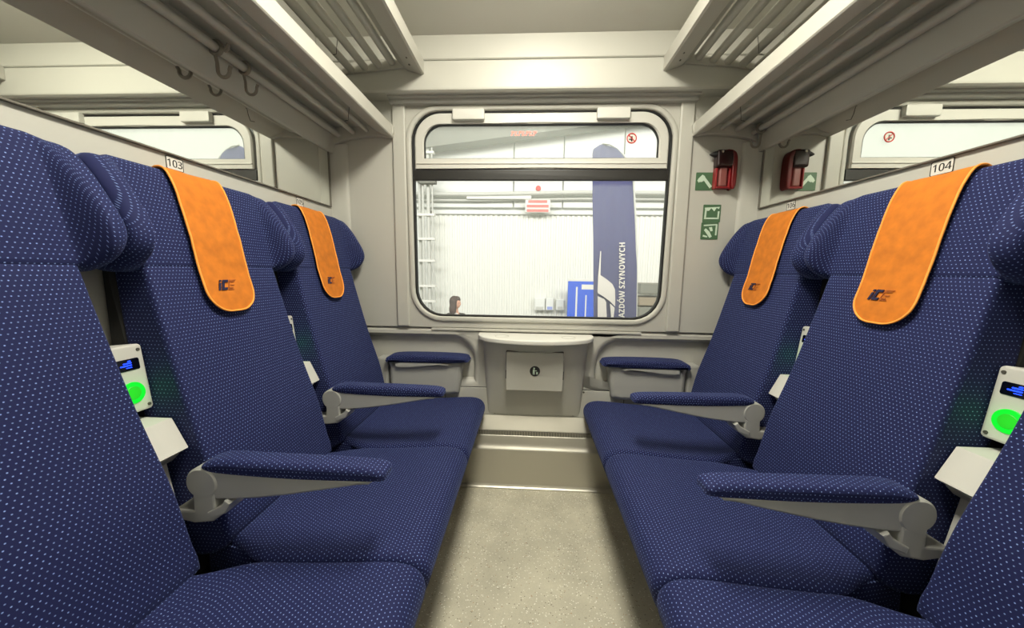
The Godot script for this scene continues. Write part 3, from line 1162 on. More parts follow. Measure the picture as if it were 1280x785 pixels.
# ---------------------------------------------------------------- armrests
func armrests() -> void:
	for s in [-1.0, 1.0]:
		var T := along_z(s)
		var side := "left" if s < 0 else "right"
		var zc := 0.503
		var o := thing("armrest", Vector3(s * 0.6, 0.52, zc), "folding armrest between window seat and middle seat, " + side + " side", "armrest", "folding armrests")
		var TZ := T.translated(Vector3(0, 0, zc))
		var mb := MB.new()
		mb.prism(MB.smooth(poly([[0.345, 0.634], [0.336, 0.645], [0.342, 0.657], [0.38, 0.664], [0.5, 0.667], [0.62, 0.668], [0.70, 0.669], [0.738, 0.661], [0.745, 0.648], [0.71, 0.636], [0.55, 0.630], [0.42, 0.631]]), 4), -0.028, 0.028, 0.012, 4, TZ)
		part(o, "pad", mb, M.cloth, 50.0)
		mb = MB.new()
		mb.prism(MB.smooth(poly([[0.365, 0.634], [0.50, 0.638], [0.66, 0.648], [0.735, 0.652], [0.768, 0.640], [0.782, 0.614], [0.772, 0.588], [0.745, 0.577], [0.66, 0.580], [0.58, 0.590], [0.50, 0.604], [0.42, 0.620]]), 4), -0.0245, 0.0245, 0.005, 2, TZ)
		part(o, "arm_body", mb, M.arm, 50.0)
		mb = MB.new()
		mb.cyl(Vector3(s * 0.746, 0.614, zc), Vector3(0, 0, 1), 0.0365, 0.055, 28, 0.004)
		part(o, "hub", mb, M.arm, 30.0)
		mb = MB.new()
		mb.prism(poly([[0.718, 0.590], [0.768, 0.590], [0.770, 0.550], [0.815, 0.548], [0.815, 0.528], [0.770, 0.518], [0.728, 0.524], [0.700, 0.545], [0.698, 0.556], [0.718, 0.556]]), -0.027, 0.027, 0.005, 2, TZ)
		mb.prism(poly([[0.680, 0.572], [0.692, 0.580], [0.702, 0.566], [0.735, 0.548], [0.730, 0.534], [0.694, 0.548]]), -0.031, 0.031, 0.003, 2, TZ)
		part(o, "bracket", mb, M.arm, 30.0)
		var d := o.duplicate()
		d.name = numbered("armrest")
		add_child(d, true)
		d.position = Vector3(s * 0.6, 0.52, 1.005)
		d.set_meta("label", "folding armrest between middle seat and nearest seat, " + side + " side")
		# armrest fixed to the window wall
		var w := thing("side_armrest", Vector3(s * 0.54, 0.48, 0.03), "fixed armrest on the window wall in the arched recess, " + side + " side", "armrest", "wall armrests")
		mb = MB.new()
		mb.prism(MB.smooth(poly([[0.345, 0.634], [0.336, 0.648], [0.345, 0.660], [0.40, 0.666], [0.54, 0.668], [0.68, 0.665], [0.735, 0.655], [0.745, 0.640], [0.73, 0.630], [0.54, 0.628]]), 4), -0.036, 0.062, 0.012, 3, T)
		part(w, "pad", mb, M.cloth, 50.0)
		mb = MB.new()
		mb.prism(MB.smooth(poly([[0.375, 0.632], [0.54, 0.632], [0.73, 0.632], [0.737, 0.60], [0.735, 0.50], [0.72, 0.462], [0.54, 0.458], [0.40, 0.462], [0.378, 0.50], [0.368, 0.58]]), 4), -0.037, 0.040, 0.022, 3, T)
		part(w, "wall_body", mb, M.arm, 50.0)
		mb = MB.new()
		mb.prism(MB.smooth(poly([[0.42, 0.622], [0.56, 0.605], [0.68, 0.598], [0.70, 0.612], [0.68, 0.628], [0.54, 0.631]]), 4), 0.03, 0.056, 0.008, 3, T)
		part(w, "grip", mb, M.arm, 50.0)
		mb = MB.new()
		mb.block(Vector3(s * 0.745, 0.50, -0.036), Vector3(s * 0.80, 0.645, 0.03), 0.01)
		part(w, "side_block", mb, M.arm)

# ---------------------------------------------------------------- socket units between the backrests
func consoles() -> void:
	for s in [-1.0, 1.0]:
		var side := "left" if s < 0 else "right"
		for i in 2:
			var zc: float = [0.525, 1.025][i]
			var where := ("between window and middle backrest, " if i == 0 else "between middle and nearest backrest, ") + side + " side"
			# panel with socket, blue display and green ring
			var o := thing("socket_panel", Vector3(s * 0.93, 0.765, zc), "white socket panel with blue display and green light " + where, "socket panel", "socket panels")
			# frame: face turned to the aisle and leaning back like the seats
			var lean := 0.10
			var bx := Vector3(0, 0, s)                      # reader's right
			var by := Vector3(s * sin(lean), cos(lean), 0)
			var bz := bx.cross(by)                           # towards the aisle
			var T := Transform3D(Basis(bx, by, bz), Vector3(s * 0.905, 0.84, zc - 0.008))
			var mb := MB.new()
			mb.prism(MB.rrect(0.070, 0.150, 0.008, 4), -0.07, 0.006, 0.004, 2, T)
			part(o, "housing", mb, M.plastic)
			mb = MB.new()
			mb.prism(MB.rrect(0.048, 0.026, 0.004, 3), 0.004, 0.0075, 0.001, 1, T.translated_local(Vector3(0, 0.032, 0)))
			var sc := part(o, "display", mb, M.screen)
			mb = MB.new()
			for q in [[0.0, 0.004, 0.016, 0.003], [-0.003, -0.001, 0.022, 0.003], [0.002, -0.006, 0.012, 0.002], [0.004, 0.008, 0.006, 0.003]]:
				mb.prism(MB.rrect(q[2], q[3], 0.001, 1), 0.0072, 0.0082, 0.0, 1, T.translated_local(Vector3(q[0], 0.032 + q[1], 0)))
			part(sc, "lit_figure", mb, glow(Color(0.12, 0.28, 1.0), 2.2))
			mb = MB.new()
			mb.cyl(T * Vector3(0, -0.030, 0.006), bz, 0.024, 0.004, 32, 0.001)
			part(o, "light_ring", mb, glow(Color(0.02, 0.85, 0.16), 1.25))
			mb = MB.new()
			mb.cyl(T * Vector3(0, -0.030, 0.0075), bz, 0.0145, 0.004, 24, 0.001)
			part(o, "socket", mb, glow(Color(0.16, 0.80, 0.14), 0.9))
			for q in [[-0.026, 0.062], [0.026, 0.062], [-0.026, -0.064], [0.026, -0.064]]:
				mb = MB.new()
				mb.cyl(T * Vector3(q[0], q[1], 0.006), bz, 0.0036, 0.003, 10)
				part(o, "screw", mb, M.base)
			var ol := OmniLight3D.new()
			ol.name = "green_glow"
			ol.light_color = Color(0.05, 1.0, 0.2)
			ol.light_energy = 0.0008
			ol.light_size = 0.02
			ol.omni_range = 3.0
			ol.omni_attenuation = 2.0
			ol.shadow_enabled = true
			o.add_child(ol)
			ol.position = (T * Vector3(0, -0.030, 0.022)) - o.position
			# slanted box below
			var b := thing("cable_box", Vector3(s * 0.85, 0.45, zc), "slanted white cable box on its post " + where, "cable box", "cable boxes between the seats")
			mb = MB.new()
			mb.prism(poly([[0.845, 0.744], [0.812, 0.674], [0.858, 0.646], [0.94, 0.646], [0.94, 0.744]]), -0.038, 0.038, 0.004, 2, along_z(s).translated(Vector3(0, 0, zc)))
			part(b, "cover", mb, M.plastic, 30.0)
			mb = MB.new()
			mb.prism(poly([[0.832, 0.660], [0.850, 0.642], [0.93, 0.642], [0.93, 0.652], [0.84, 0.667]]), -0.034, 0.034, 0.002, 1, along_z(s).translated(Vector3(0, 0, zc)))
			part(b, "lower_edge", mb, M.arm, 30.0)
			mb = MB.new()
			mb.prism(poly([[0.862, 0.648], [0.90, 0.648], [0.875, 0.42], [0.828, 0.42]]), -0.030, 0.030, 0.003, 1, along_z(s).translated(Vector3(0, 0, zc)))
			part(b, "post", mb, M.plastic, 30.0)

func number_plates() -> void:
	for q in [[-1.0, 0.775, "103", 0.046, 0.034], [1.0, 0.74, "104", 0.050, 0.036], [-1.0, 0.264, "105", 0.046, 0.034], [1.0, 0.235, "106", 0.046, 0.034]]:
		var s: float = q[0]
		var o := thing("number_plate", Vector3(s * 0.999, 1.345, q[1]), "small framed number plate reading " + q[2] + " above the " + ("left" if s < 0 else "right") + (" middle seat" if q[1] > 0.5 else " window seat"), "number plate", "seat number plates")
		var bx := Vector3(0, 0, s)
		var bz := Vector3(-s, 0, 0)
		var T := Transform3D(Basis(bx, Vector3.UP, bz), Vector3(s * 0.9995, 1.362, q[1]))
		var mb := MB.new()
		mb.prism(MB.rrect(q[3], q[4], 0.004, 3), -0.001, 0.0012, 0.0, 1, T)
		part(o, "plate", mb, M.white)
		mb = MB.new()
		mb.ring(MB.rrect(q[3], q[4], 0.004, 3), MB.rrect(q[3] - 0.003, q[4] - 0.003, 0.003, 3), Vector2.ZERO, 0.0005, 0.0018, 0.0, T, 40)
		part(o, "border", mb, M.ink)
		text(o, "digits", q[2], 0.026, T.origin + bz * 0.0016, T.basis, M.ink, 400)

# ---------------------------------------------------------------- table under the window
func lens(w: float, d: float, n := 26) -> PackedVector2Array:
	var o := PackedVector2Array()
	o.append(Vector2(-w, -0.02))
	for k in n + 1:
		var th := PI - PI * k / n
		o.append(Vector2(w * cos(th), d * pow(maxf(sin(th), 0.0), 0.72)))
	o.append(Vector2(w, -0.02))
	return o

func table() -> void:
	var o := thing("window_table", Vector3(0, 0.36, 0.03), "small fixed cream table with rounded front under the window", "table")
	var Y := Transform3D(Basis(Vector3(1, 0, 0), Vector3(0, 0, 1), Vector3(0, 1, 0)), Vector3.ZERO)
	var mb := MB.new()
	mb.prism(lens(0.284, 0.188), 0.757, 0.780, 0.007, 3, Y)
	var top := part(o, "tabletop", mb, M.white, 30.0)
	for x in [-0.16, 0.155]:
		mb = MB.new()
		var ci := PackedVector3Array()
		for k in 30:
			ci.append(Vector3(x + 0.033 * cos(TAU * k / 30), 0.780, 0.090 + 0.033 * sin(TAU * k / 30)))
		mb.tube(ci, 0.0012, 6, true)
		part(top, "cup_ring", mb, M.panel)
	# pedestal tapering towards the wall
	mb = MB.new()
	var rings := []
	var us := PackedFloat32Array()
	for k in 9:
		var f := k / 8.0
		var y := lerpf(0.36, 0.758, f)
		var l := lens(lerpf(0.235, 0.262, f), lerpf(0.012, 0.104, pow(f, 0.8)))
		var rg := PackedVector3Array()
		for p in l:
			rg.append(Vector3(p.x, y, p.y))
		rings.append(rg)
		us.append(y)
	mb.loft(rings, us, true)
	part(o, "pedestal", mb, M.panel, 40.0)
	var b := thing("waste_bin", Vector3(0, 0.51, 0.085), "flat grey waste bin flap with round emblem below the table", "waste bin")
	mb = MB.new()
	mb.prism(MB.rrect(0.272, 0.190, 0.005, 3), 0.0, 0.014, 0.003, 2, Transform3D(Basis.from_euler(Vector3(0.04, 0, 0)), Vector3(-0.002, 0.612, 0.088)))
	var fl := part(b, "flap", mb, M.panel)
	mb = MB.new()
	mb.block(Vector3(-0.1395, 0.60, 0.076), Vector3(0.1355, 0.7105, 0.091), 0.004)
	part(b, "bin_body", mb, M.base)
	for x in [-0.139, 0.135]:
		mb = MB.new()
		mb.block(Vector3(x - 0.002, 0.575, 0.078), Vector3(x + 0.002, 0.615, 0.10), 0.001)
		part(b, "hinge", mb, M.ink)
	mb = MB.new()
	mb.cyl(Vector3(0, 0.617, 0.1025), Vector3(0, 0, 1), 0.0245, 0.003, 28)
	part(fl, "emblem", mb, M.ink)
	mb = MB.new()
	# little figure dropping litter
	mb.cyl(Vector3(-0.004, 0.630, 0.1045), Vector3(0, 0, 1), 0.0042, 0.002, 12)
	mb.block(Vector3(-0.010, 0.606, 0.1035), Vector3(-0.001, 0.625, 0.1055), 0.001)
	mb.block(Vector3(-0.010, 0.599, 0.1035), Vector3(-0.0065, 0.608, 0.1055), 0.001)
	mb.block(Vector3(-0.004, 0.599, 0.1035), Vector3(-0.0005, 0.608, 0.1055), 0.001)
	mb.block(Vector3(0.006, 0.601, 0.1035), Vector3(0.014, 0.613, 0.1055), 0.001)
	mb.block(Vector3(-0.001, 0.617, 0.1035), Vector3(0.009, 0.6205, 0.1055), 0.001)
	part(fl, "emblem_figure", mb, M.mint)

func heater() -> void:
	var o := thing("heater_cover", Vector3(0, 0, 0.03), "brushed steel heater cover with grille along the foot of the window wall", "heater cover")
	var mb := MB.new()
	mb.prism(poly([[-0.04, 0.36], [0.001, 0.350], [0.040, 0.288], [0.043, 0.283], [0.043, 0.0], [-0.04, 0.0]]), -0.999, 0.999, 0.0, 1, along_x())
	part(o, "top_plate", mb, M.steel, 40.0)
	mb = MB.new()
	mb.prism(poly([[0.0, 0.262], [0.048, 0.262], [0.052, 0.258], [0.058, 0.226], [0.064, 0.212], [0.074, 0.203], [0.077, 0.196], [0.076, 0.19], [0.072, 0.012], [0.0, 0.012]]), -0.999, 0.999, 0.0, 1, along_x())
	part(o, "front_plate", mb, M.steel, 35.0)
	mb = MB.new()
	mb.block(Vector3(-0.999, 0.262, 0.0), Vector3(0.999, 0.284, 0.0445))
	var gr := part(o, "grille", mb, M.base)
	mb = MB.new()
	for i in 150:
		var x := -0.60 + 1.2 * i / 149.0
		mb.block(Vector3(x - 0.0015, 0.263, 0.044), Vector3(x + 0.0015, 0.283, 0.0475))
	var sl := part(gr, "grille_bars", mb, M.steel)
	sl.set_meta("kind", "stuff")
	mb = MB.new()
	mb.prism(poly([[0.0, 0.0], [0.094, 0.0], [0.094, 0.006], [0.088, 0.011], [0.07, 0.013], [0.0, 0.013]]), -0.999, 0.999, 0.0, 1, along_x())
	struct("baseboard_window", mb, M.steel, "thin bright metal edging where the heater cover meets the floor", 30.0)

# ---------------------------------------------------------------- hammer and safety signs
func safety() -> void:
	var o := thing("emergency_hammer", Vector3(0.83, 1.47, 0.02), "red emergency hammer in its wall holder by the window", "hammer")
	var mb := MB.new()
	mb.block(Vector3(0.800, 1.475, 0.0), Vector3(0.878, 1.625, 0.007), 0.003)
	part(o, "holder_plate", mb, M.red)
	mb = MB.new()
	mb.prism(MB.smooth(poly([[0.864, 1.482], [0.884, 1.482], [0.886, 1.58], [0.880, 1.622], [0.862, 1.638], [0.835, 1.640], [0.835, 1.624], [0.855, 1.620], [0.864, 1.60]]), 4), 0.0, 0.045, 0.005, 2)
	part(o, "holder_rim", mb, M.red, 50.0)
	mb = MB.new()
	mb.ring(poly([[0.800, 1.475], [0.868, 1.475], [0.868, 1.565], [0.800, 1.565]]), poly([[0.809, 1.484], [0.859, 1.484], [0.859, 1.558], [0.809, 1.558]]), Vector2(0.834, 1.52), 0.006, 0.030, 0.003)
	part(o, "handle_guard", mb, mat(Color(0.55, 0.16, 0.17), 0.3), 30.0)
	mb = MB.new()
	mb.block(Vector3(0.815, 1.482, 0.010), Vector3(0.852, 1.60, 0.032), 0.008, 3)
	part(o, "handle", mb, mat(Color(0.52, 0.30, 0.28), 0.4))
	mb = MB.new()
	mb.block(Vector3(0.795, 1.565, 0.004), Vector3(0.866, 1.640, 0.046), 0.009, 3)
	var hd := part(o, "hammer_head", mb, M.darkred)
	mb = MB.new()
	mb.lathe(PackedVector2Array([Vector2(0, -0.03), Vector2(0.004, -0.026), Vector2(0.013, -0.006), Vector2(0.013, 0.006), Vector2(0, 0.008)]), 16, Transform3D(Basis(Vector3(0, 1, 0), Vector3(1, 0, 0), Vector3(0, 0, -1)), Vector3(0.795, 1.622, 0.028)))
	part(hd, "striking_tip", mb, M.rubber, 50.0)
	mb = MB.new()
	mb.cyl(Vector3(0.815, 1.630, 0.046), Vector3(0, 0, 1), 0.006, 0.004, 14, 0.001)
	part(hd, "pin", mb, M.chrome)
	# three green pictogram signs
	var G := [[0.766, 1.512, 0.080, "green sign with white hammer beside the red emergency hammer"], [0.810, 1.368, 0.080, "green sign with broken window picture, upper of the two below the hammer"], [0.806, 1.288, 0.078, "green sign with hand and window picture, lowest of the three"]]
	for i in 3:
		var g: Array = G[i]
		var c := Vector3(g[0], g[1], 0.0)
		var st := thing("safety_sign", Vector3(c.x, c.y - g[2] / 2, 0.002), g[3], "sign", "green safety signs")
		mb = MB.new()
		mb.prism(MB.rrect(g[2], g[2], 0.003, 2), -0.001, 0.0022, 0.0, 1, Transform3D(Basis.IDENTITY, c))
		part(st, "plate", mb, M.green)
		mb = MB.new()
		var shapes := []
		if i == 0:
			shapes = [[[-0.030, 0.012], [-0.012, 0.030], [-0.002, 0.024], [0.004, 0.012], [-0.008, 0.0], [-0.018, -0.004]], [[-0.006, 0.006], [0.004, 0.014], [0.034, -0.022], [0.024, -0.031]], [[-0.034, 0.004], [-0.028, 0.012], [-0.020, 0.0], [-0.026, -0.006]]]
		elif i == 1:
			shapes = [[[-0.032, -0.026], [0.032, -0.026], [0.032, -0.019], [-0.032, -0.019]], [[-0.034, -0.026], [-0.026, -0.026], [-0.024, 0.018], [-0.032, 0.018]], [[-0.030, 0.012], [-0.014, 0.012], [-0.004, 0.024], [0.010, 0.010], [0.020, 0.026], [0.030, 0.020], [0.034, 0.030], [-0.034, 0.026]], [[0.026, -0.026], [0.033, -0.026], [0.034, 0.010], [0.027, 0.010]]]
		else:
			shapes = [[[-0.028, 0.022], [0.032, 0.026], [0.032, 0.032], [-0.028, 0.028]], [[0.026, -0.02], [0.033, -0.02], [0.034, 0.03], [0.027, 0.03]], [[-0.026, 0.004], [-0.018, 0.012], [0.0, -0.004], [0.012, -0.026], [0.002, -0.032], [-0.012, -0.014]], [[-0.004, 0.016], [0.010, 0.018], [0.014, 0.0], [0.004, -0.002]], [[-0.030, -0.026], [-0.010, -0.030], [-0.008, -0.024], [-0.028, -0.018]]]
		for sh in shapes:
			mb.prism(poly(sh), 0.0018, 0.0032, 0.0, 1, Transform3D(Basis.IDENTITY, c))
		part(st, "pictogram", mb, M.mint)

# ---------------------------------------------------------------- hall outside
func hall() -> void:
	var mb := MB.new()
	mb.block(Vector3(-12, -1.25, -6.4), Vector3(12, -1.15, 0.6 - 1.2))
	struct("floor_hall", mb, M.concrete, "grey concrete floor of the hall outside the window")
	mb = MB.new()
	mb.block(Vector3(-12, -1.15, -6.3), Vector3(12, 7.4, -6.1))
	struct("wall_hall", mb, M.hall, "white back wall of the hall outside")
	mb = MB.new()
	mb.block(Vector3(-12, 7.3, -6.4), Vector3(12, 7.45, 5.0))
	struct("ceiling_hall", mb, M.hall, "roof of the hall outside")
	for s in [-1.0, 1.0]:
		mb = MB.new()
		mb.block(Vector3(s * 11.9, -1.15, -6.4), Vector3(s * 12.1, 7.4, 5.0))
		struct("wall_hall_left" if s < 0 else "wall_hall_right", mb, M.hall, "white side wall of the hall outside on the " + ("left" if s < 0 else "right"))
	# upper wall panels with joints
	var xs := [-4.6, -2.45, -0.417, 0.645, 1.907, 4.0, 6.2]
	var w := thing("trim_8", Vector3(0.8, 2.45, -6.05), "row of large white cladding panels high on the hall wall", "", "", "structure")
	for i in xs.size() - 1:
		mb = MB.new()
		mb.block(Vector3(xs[i] + 0.012, 2.47, -6.1), Vector3(xs[i + 1] - 0.012, 4.6, -6.0), 0.008, 1)
		part(w, "panel", mb, M.hall)
	# ribbed sliding door
	var d := thing("hall_gate", Vector3(0.5, -1.15, -6.0), "huge white ribbed sliding gate on the hall wall outside", "gate")
	mb = MB.new()
	var prof := PackedVector2Array()
	var x := -2.16
	prof.append(Vector2(x, -0.06))
	while x < 4.2:
		prof.append(Vector2(x, 0.0)); prof.append(Vector2(x + 0.05, 0.0)); prof.append(Vector2(x + 0.066, -0.022)); prof.append(Vector2(x + 0.096, -0.022))
		x += 0.112
	prof.append(Vector2(x, 0.0))
	prof.append(Vector2(x, -0.06))
	mb.prism(prof, -1.15, 2.32, 0.0, 1, Transform3D(Basis(Vector3(1, 0, 0), Vector3(0, 0, 1), Vector3(0, 1, 0)), Vector3(0, 0, -6.02)))
	part(d, "ribbed_sheet", mb, M.hallrib, 20.0)
	mb = MB.new()
	mb.block(Vector3(-2.26, 2.32, -6.09), Vector3(4.4, 2.40, -5.97), 0.01, 1)
	part(d, "top_rail", mb, M.hall)
	mb = MB.new()
	mb.block(Vector3(-2.26, -1.15, -6.09), Vector3(-2.16, 2.40, -5.97), 0.01, 1)
	part(d, "side_post", mb, M.hall)
	# grey sloping girder under the roof
	mb = MB.new()
	mb.prism(poly([[-3.1, 3.48], [4.2, 4.345], [4.2, 7.2], [-3.1, 7.2]]), -5.95, -5.6)
	solo("roof_girder", mb, M.hallgrey, "grey sloping roof girder at the top of the view outside", "girder")
	# pipes
	for q in [[2.735, 0.045, -5.86, "upper of two grey pipes running along the hall wall"], [2.62, 0.022, -5.92, "thin lower pipe running along the hall wall"]]:
		mb = MB.new()
		mb.tube(PackedVector3Array([Vector3(-6, q[0], q[2]), Vector3(-1.2, q[0] - 0.02, q[2]), Vector3(1.0, q[0] + 0.02, q[2]), Vector3(6, q[0], q[2])]), q[1], 12)
		solo("wall_pipe", mb, M.pipe, q[3], "pipe", "hall pipes")
	mb = MB.new()
	mb.block(Vector3(-1.42, 2.615, -5.95), Vector3(-0.03, 2.70, -5.85), 0.012)
	solo("conduit_box", mb, M.white, "long white conduit box along the pipes on the hall wall", "conduit")
	# pipe column at the left
	var c := thing("pipe_column", Vector3(-2.24, -1.15, -5.7), "white lattice column of pipes left of the gate outside", "pipe column")
	for q in [[-2.40, 0.035, -5.75], [-2.30, 0.025, -5.65], [-2.20, 0.04, -5.7], [-2.10, 0.018, -5.65]]:
		mb = MB.new()
		mb.tube(PackedVector3Array([Vector3(q[0], -1.15, q[2]), Vector3(q[0], 4.6, q[2])]), q[1], 10)
		part(c, "pipe", mb, M.pipe)
	for y in [0.42, 0.75, 1.29, 1.75, 2.25, 2.95, 3.5]:
		mb = MB.new()
		mb.block(Vector3(-2.45, y - 0.025, -5.72), Vector3(-2.05, y + 0.025, -5.62), 0.006)
		part(c, "clamp", mb, M.white)
	mb = MB.new()
	mb.block(Vector3(-2.35, 2.86, -5.66), Vector3(-2.0, 2.98, -5.54), 0.01)
	part(c, "junction_box", mb, M.hallgrey)
	# red notice and red spot
	var n := thing("red_notice", Vector3(0.11, 2.336, -5.82), "pale red and white notice on the hall wall below the pipes", "notice")
	mb = MB.new()
	mb.block(Vector3(-0.155, 2.336, -5.84), Vector3(0.37, 2.60, -5.81), 0.004)
	part(n, "board", mb, M.white)
	mb = MB.new()
	for q in [[2.56, 0.40], [2.465, 0.46], [2.375, 0.46]]:
		mb.block(Vector3(0.107 - q[1] / 2, q[0] - 0.028, -5.812), Vector3(0.107 + q[1] / 2, q[0] + 0.028, -5.806))
	part(n, "red_bars", mb, mat(Color(0.86, 0.42, 0.40), 0.6))
	mb = MB.new()
	mb.cyl(Vector3(0.116, 2.868, -5.99), Vector3(0, 0, 1), 0.055, 0.06, 20, 0.01)
	solo("alarm_button", mb, M.signred, "small round red alarm lamp high on the hall wall", "alarm lamp")
	# orange lit lettering under the girder
	var led := thing("led_sign", Vector3(-0.21, 3.35, -4.5), "small glowing orange red lettering sign under the hall roof", "sign")
	mb = MB.new()
	var rng := RandomNumberGenerator.new()
	rng.seed = 9
	for i in 7:
		var lx := -0.40 + 0.062 * i
		mb.prism(poly([[lx, 3.385], [lx + 0.016, 3.385], [lx + 0.036, 3.455], [lx + 0.020, 3.455]]), -4.51, -4.49)
		if i % 2 == 0:
			mb.prism(poly([[lx + 0.01, 3.44], [lx + 0.06, 3.44], [lx + 0.064, 3.456], [lx + 0.014, 3.456]]), -4.51, -4.49)
		else:
			mb.prism(poly([[lx + 0.0, 3.385], [lx + 0.05, 3.385], [lx + 0.054, 3.401], [lx + 0.004, 3.401]]), -4.51, -4.49)
	part(led, "lit_letters", mb, glow(Color(1.0, 0.15, 0.03), 5.0))
	mb = MB.new()
	mb.block(Vector3(-0.42, 3.378, -4.53), Vector3(0.05, 3.384, -4.48))
	mb.tube(PackedVector3Array([Vector3(-0.19, 3.38, -4.51), Vector3(-0.19, 6.3, -4.51)]), 0.004, 6)
	part(led, "hanger", mb, M.hallgrey)
	# small boxes on the gate
	for q in [[0.085, 0.315, 0.242, 0.522, "leftmost of three small pale boxes on the ribbed gate"], [0.335, 0.508, 0.246, 0.525, "middle of three small pale boxes, with a blue lower edge"], [0.56, 0.735, 0.251, 0.495, "rightmost of three small pale boxes on the ribbed gate"]]:
		var b := thing("dispenser_box", Vector3((q[0] + q[1]) / 2, q[2], -5.94), q[4], "dispenser", "pale boxes on the gate")
		mb = MB.new()
		mb.block(Vector3(q[0], q[2], -6.01), Vector3(q[1], q[3], -5.88), 0.015)
		part(b, "body", mb, M.hall)
		mb = MB.new()
		mb.block(Vector3(q[0] + 0.03, q[2] + 0.015, -5.885), Vector3(q[1] - 0.03, q[2] + 0.085, -5.872), 0.004)
		part(b, "tray", mb, mat(Color(0.55, 0.60, 0.82), 0.6) if q[0] > 0.3 and q[0] < 0.5 else M.pipe)
	# blue information board
	var ib := thing("information_board", Vector3(1.03, -1.15, -5.5), "bright blue information board with white lines left of the banner", "board")
	mb = MB.new()
	mb.block(Vector3(0.765, -0.6, -5.53), Vector3(1.40, 0.905, -5.50), 0.004)
	part(ib, "board", mb, M.blue)
	mb = MB.new()
	mb.block(Vector3(0.765, 0.905, -5.53), Vector3(1.40, 0.955, -5.50), 0.004)
	part(ib, "header_strip", mb, M.white)
	for q in [[1.045, 1.36, 0.74, 0.84], [0.93, 0.965, -0.4, 0.79], [1.13, 1.155, -0.4, 0.62]]:
		mb = MB.new()
		mb.block(Vector3(q[0], q[2], -5.503), Vector3(q[1], q[3], -5.494))
		part(ib, "white_block", mb, M.white)
	for lx in [0.80, 1.36]:
		mb = MB.new()
		mb.block(Vector3(lx, -1.15, -5.56), Vector3(lx + 0.04, 0.5, -5.53), 0.004)
		part(ib, "leg", mb, M.pipe)
	banner()
	# stacked timber far right
	var tb := thing("timber_stack", Vector3(2.45, -1.15, -5.4), "stack of weathered timber boards at the lower right outside", "timber stack")
	for r in 9:
		for k in 2:
			mb = MB.new()
			var y := -1.15 + 0.23 * r + 0.004
			mb.block(Vector3(2.10, y, -5.7 + 0.34 * k), Vector3(2.95, y + (0.20 if r % 2 == 0 else 0.16), -5.40 + 0.34 * k), 0.012, 1)
			part(tb, "board", mb, M.wood if (r + k) % 2 == 0 else M.hallgrey)

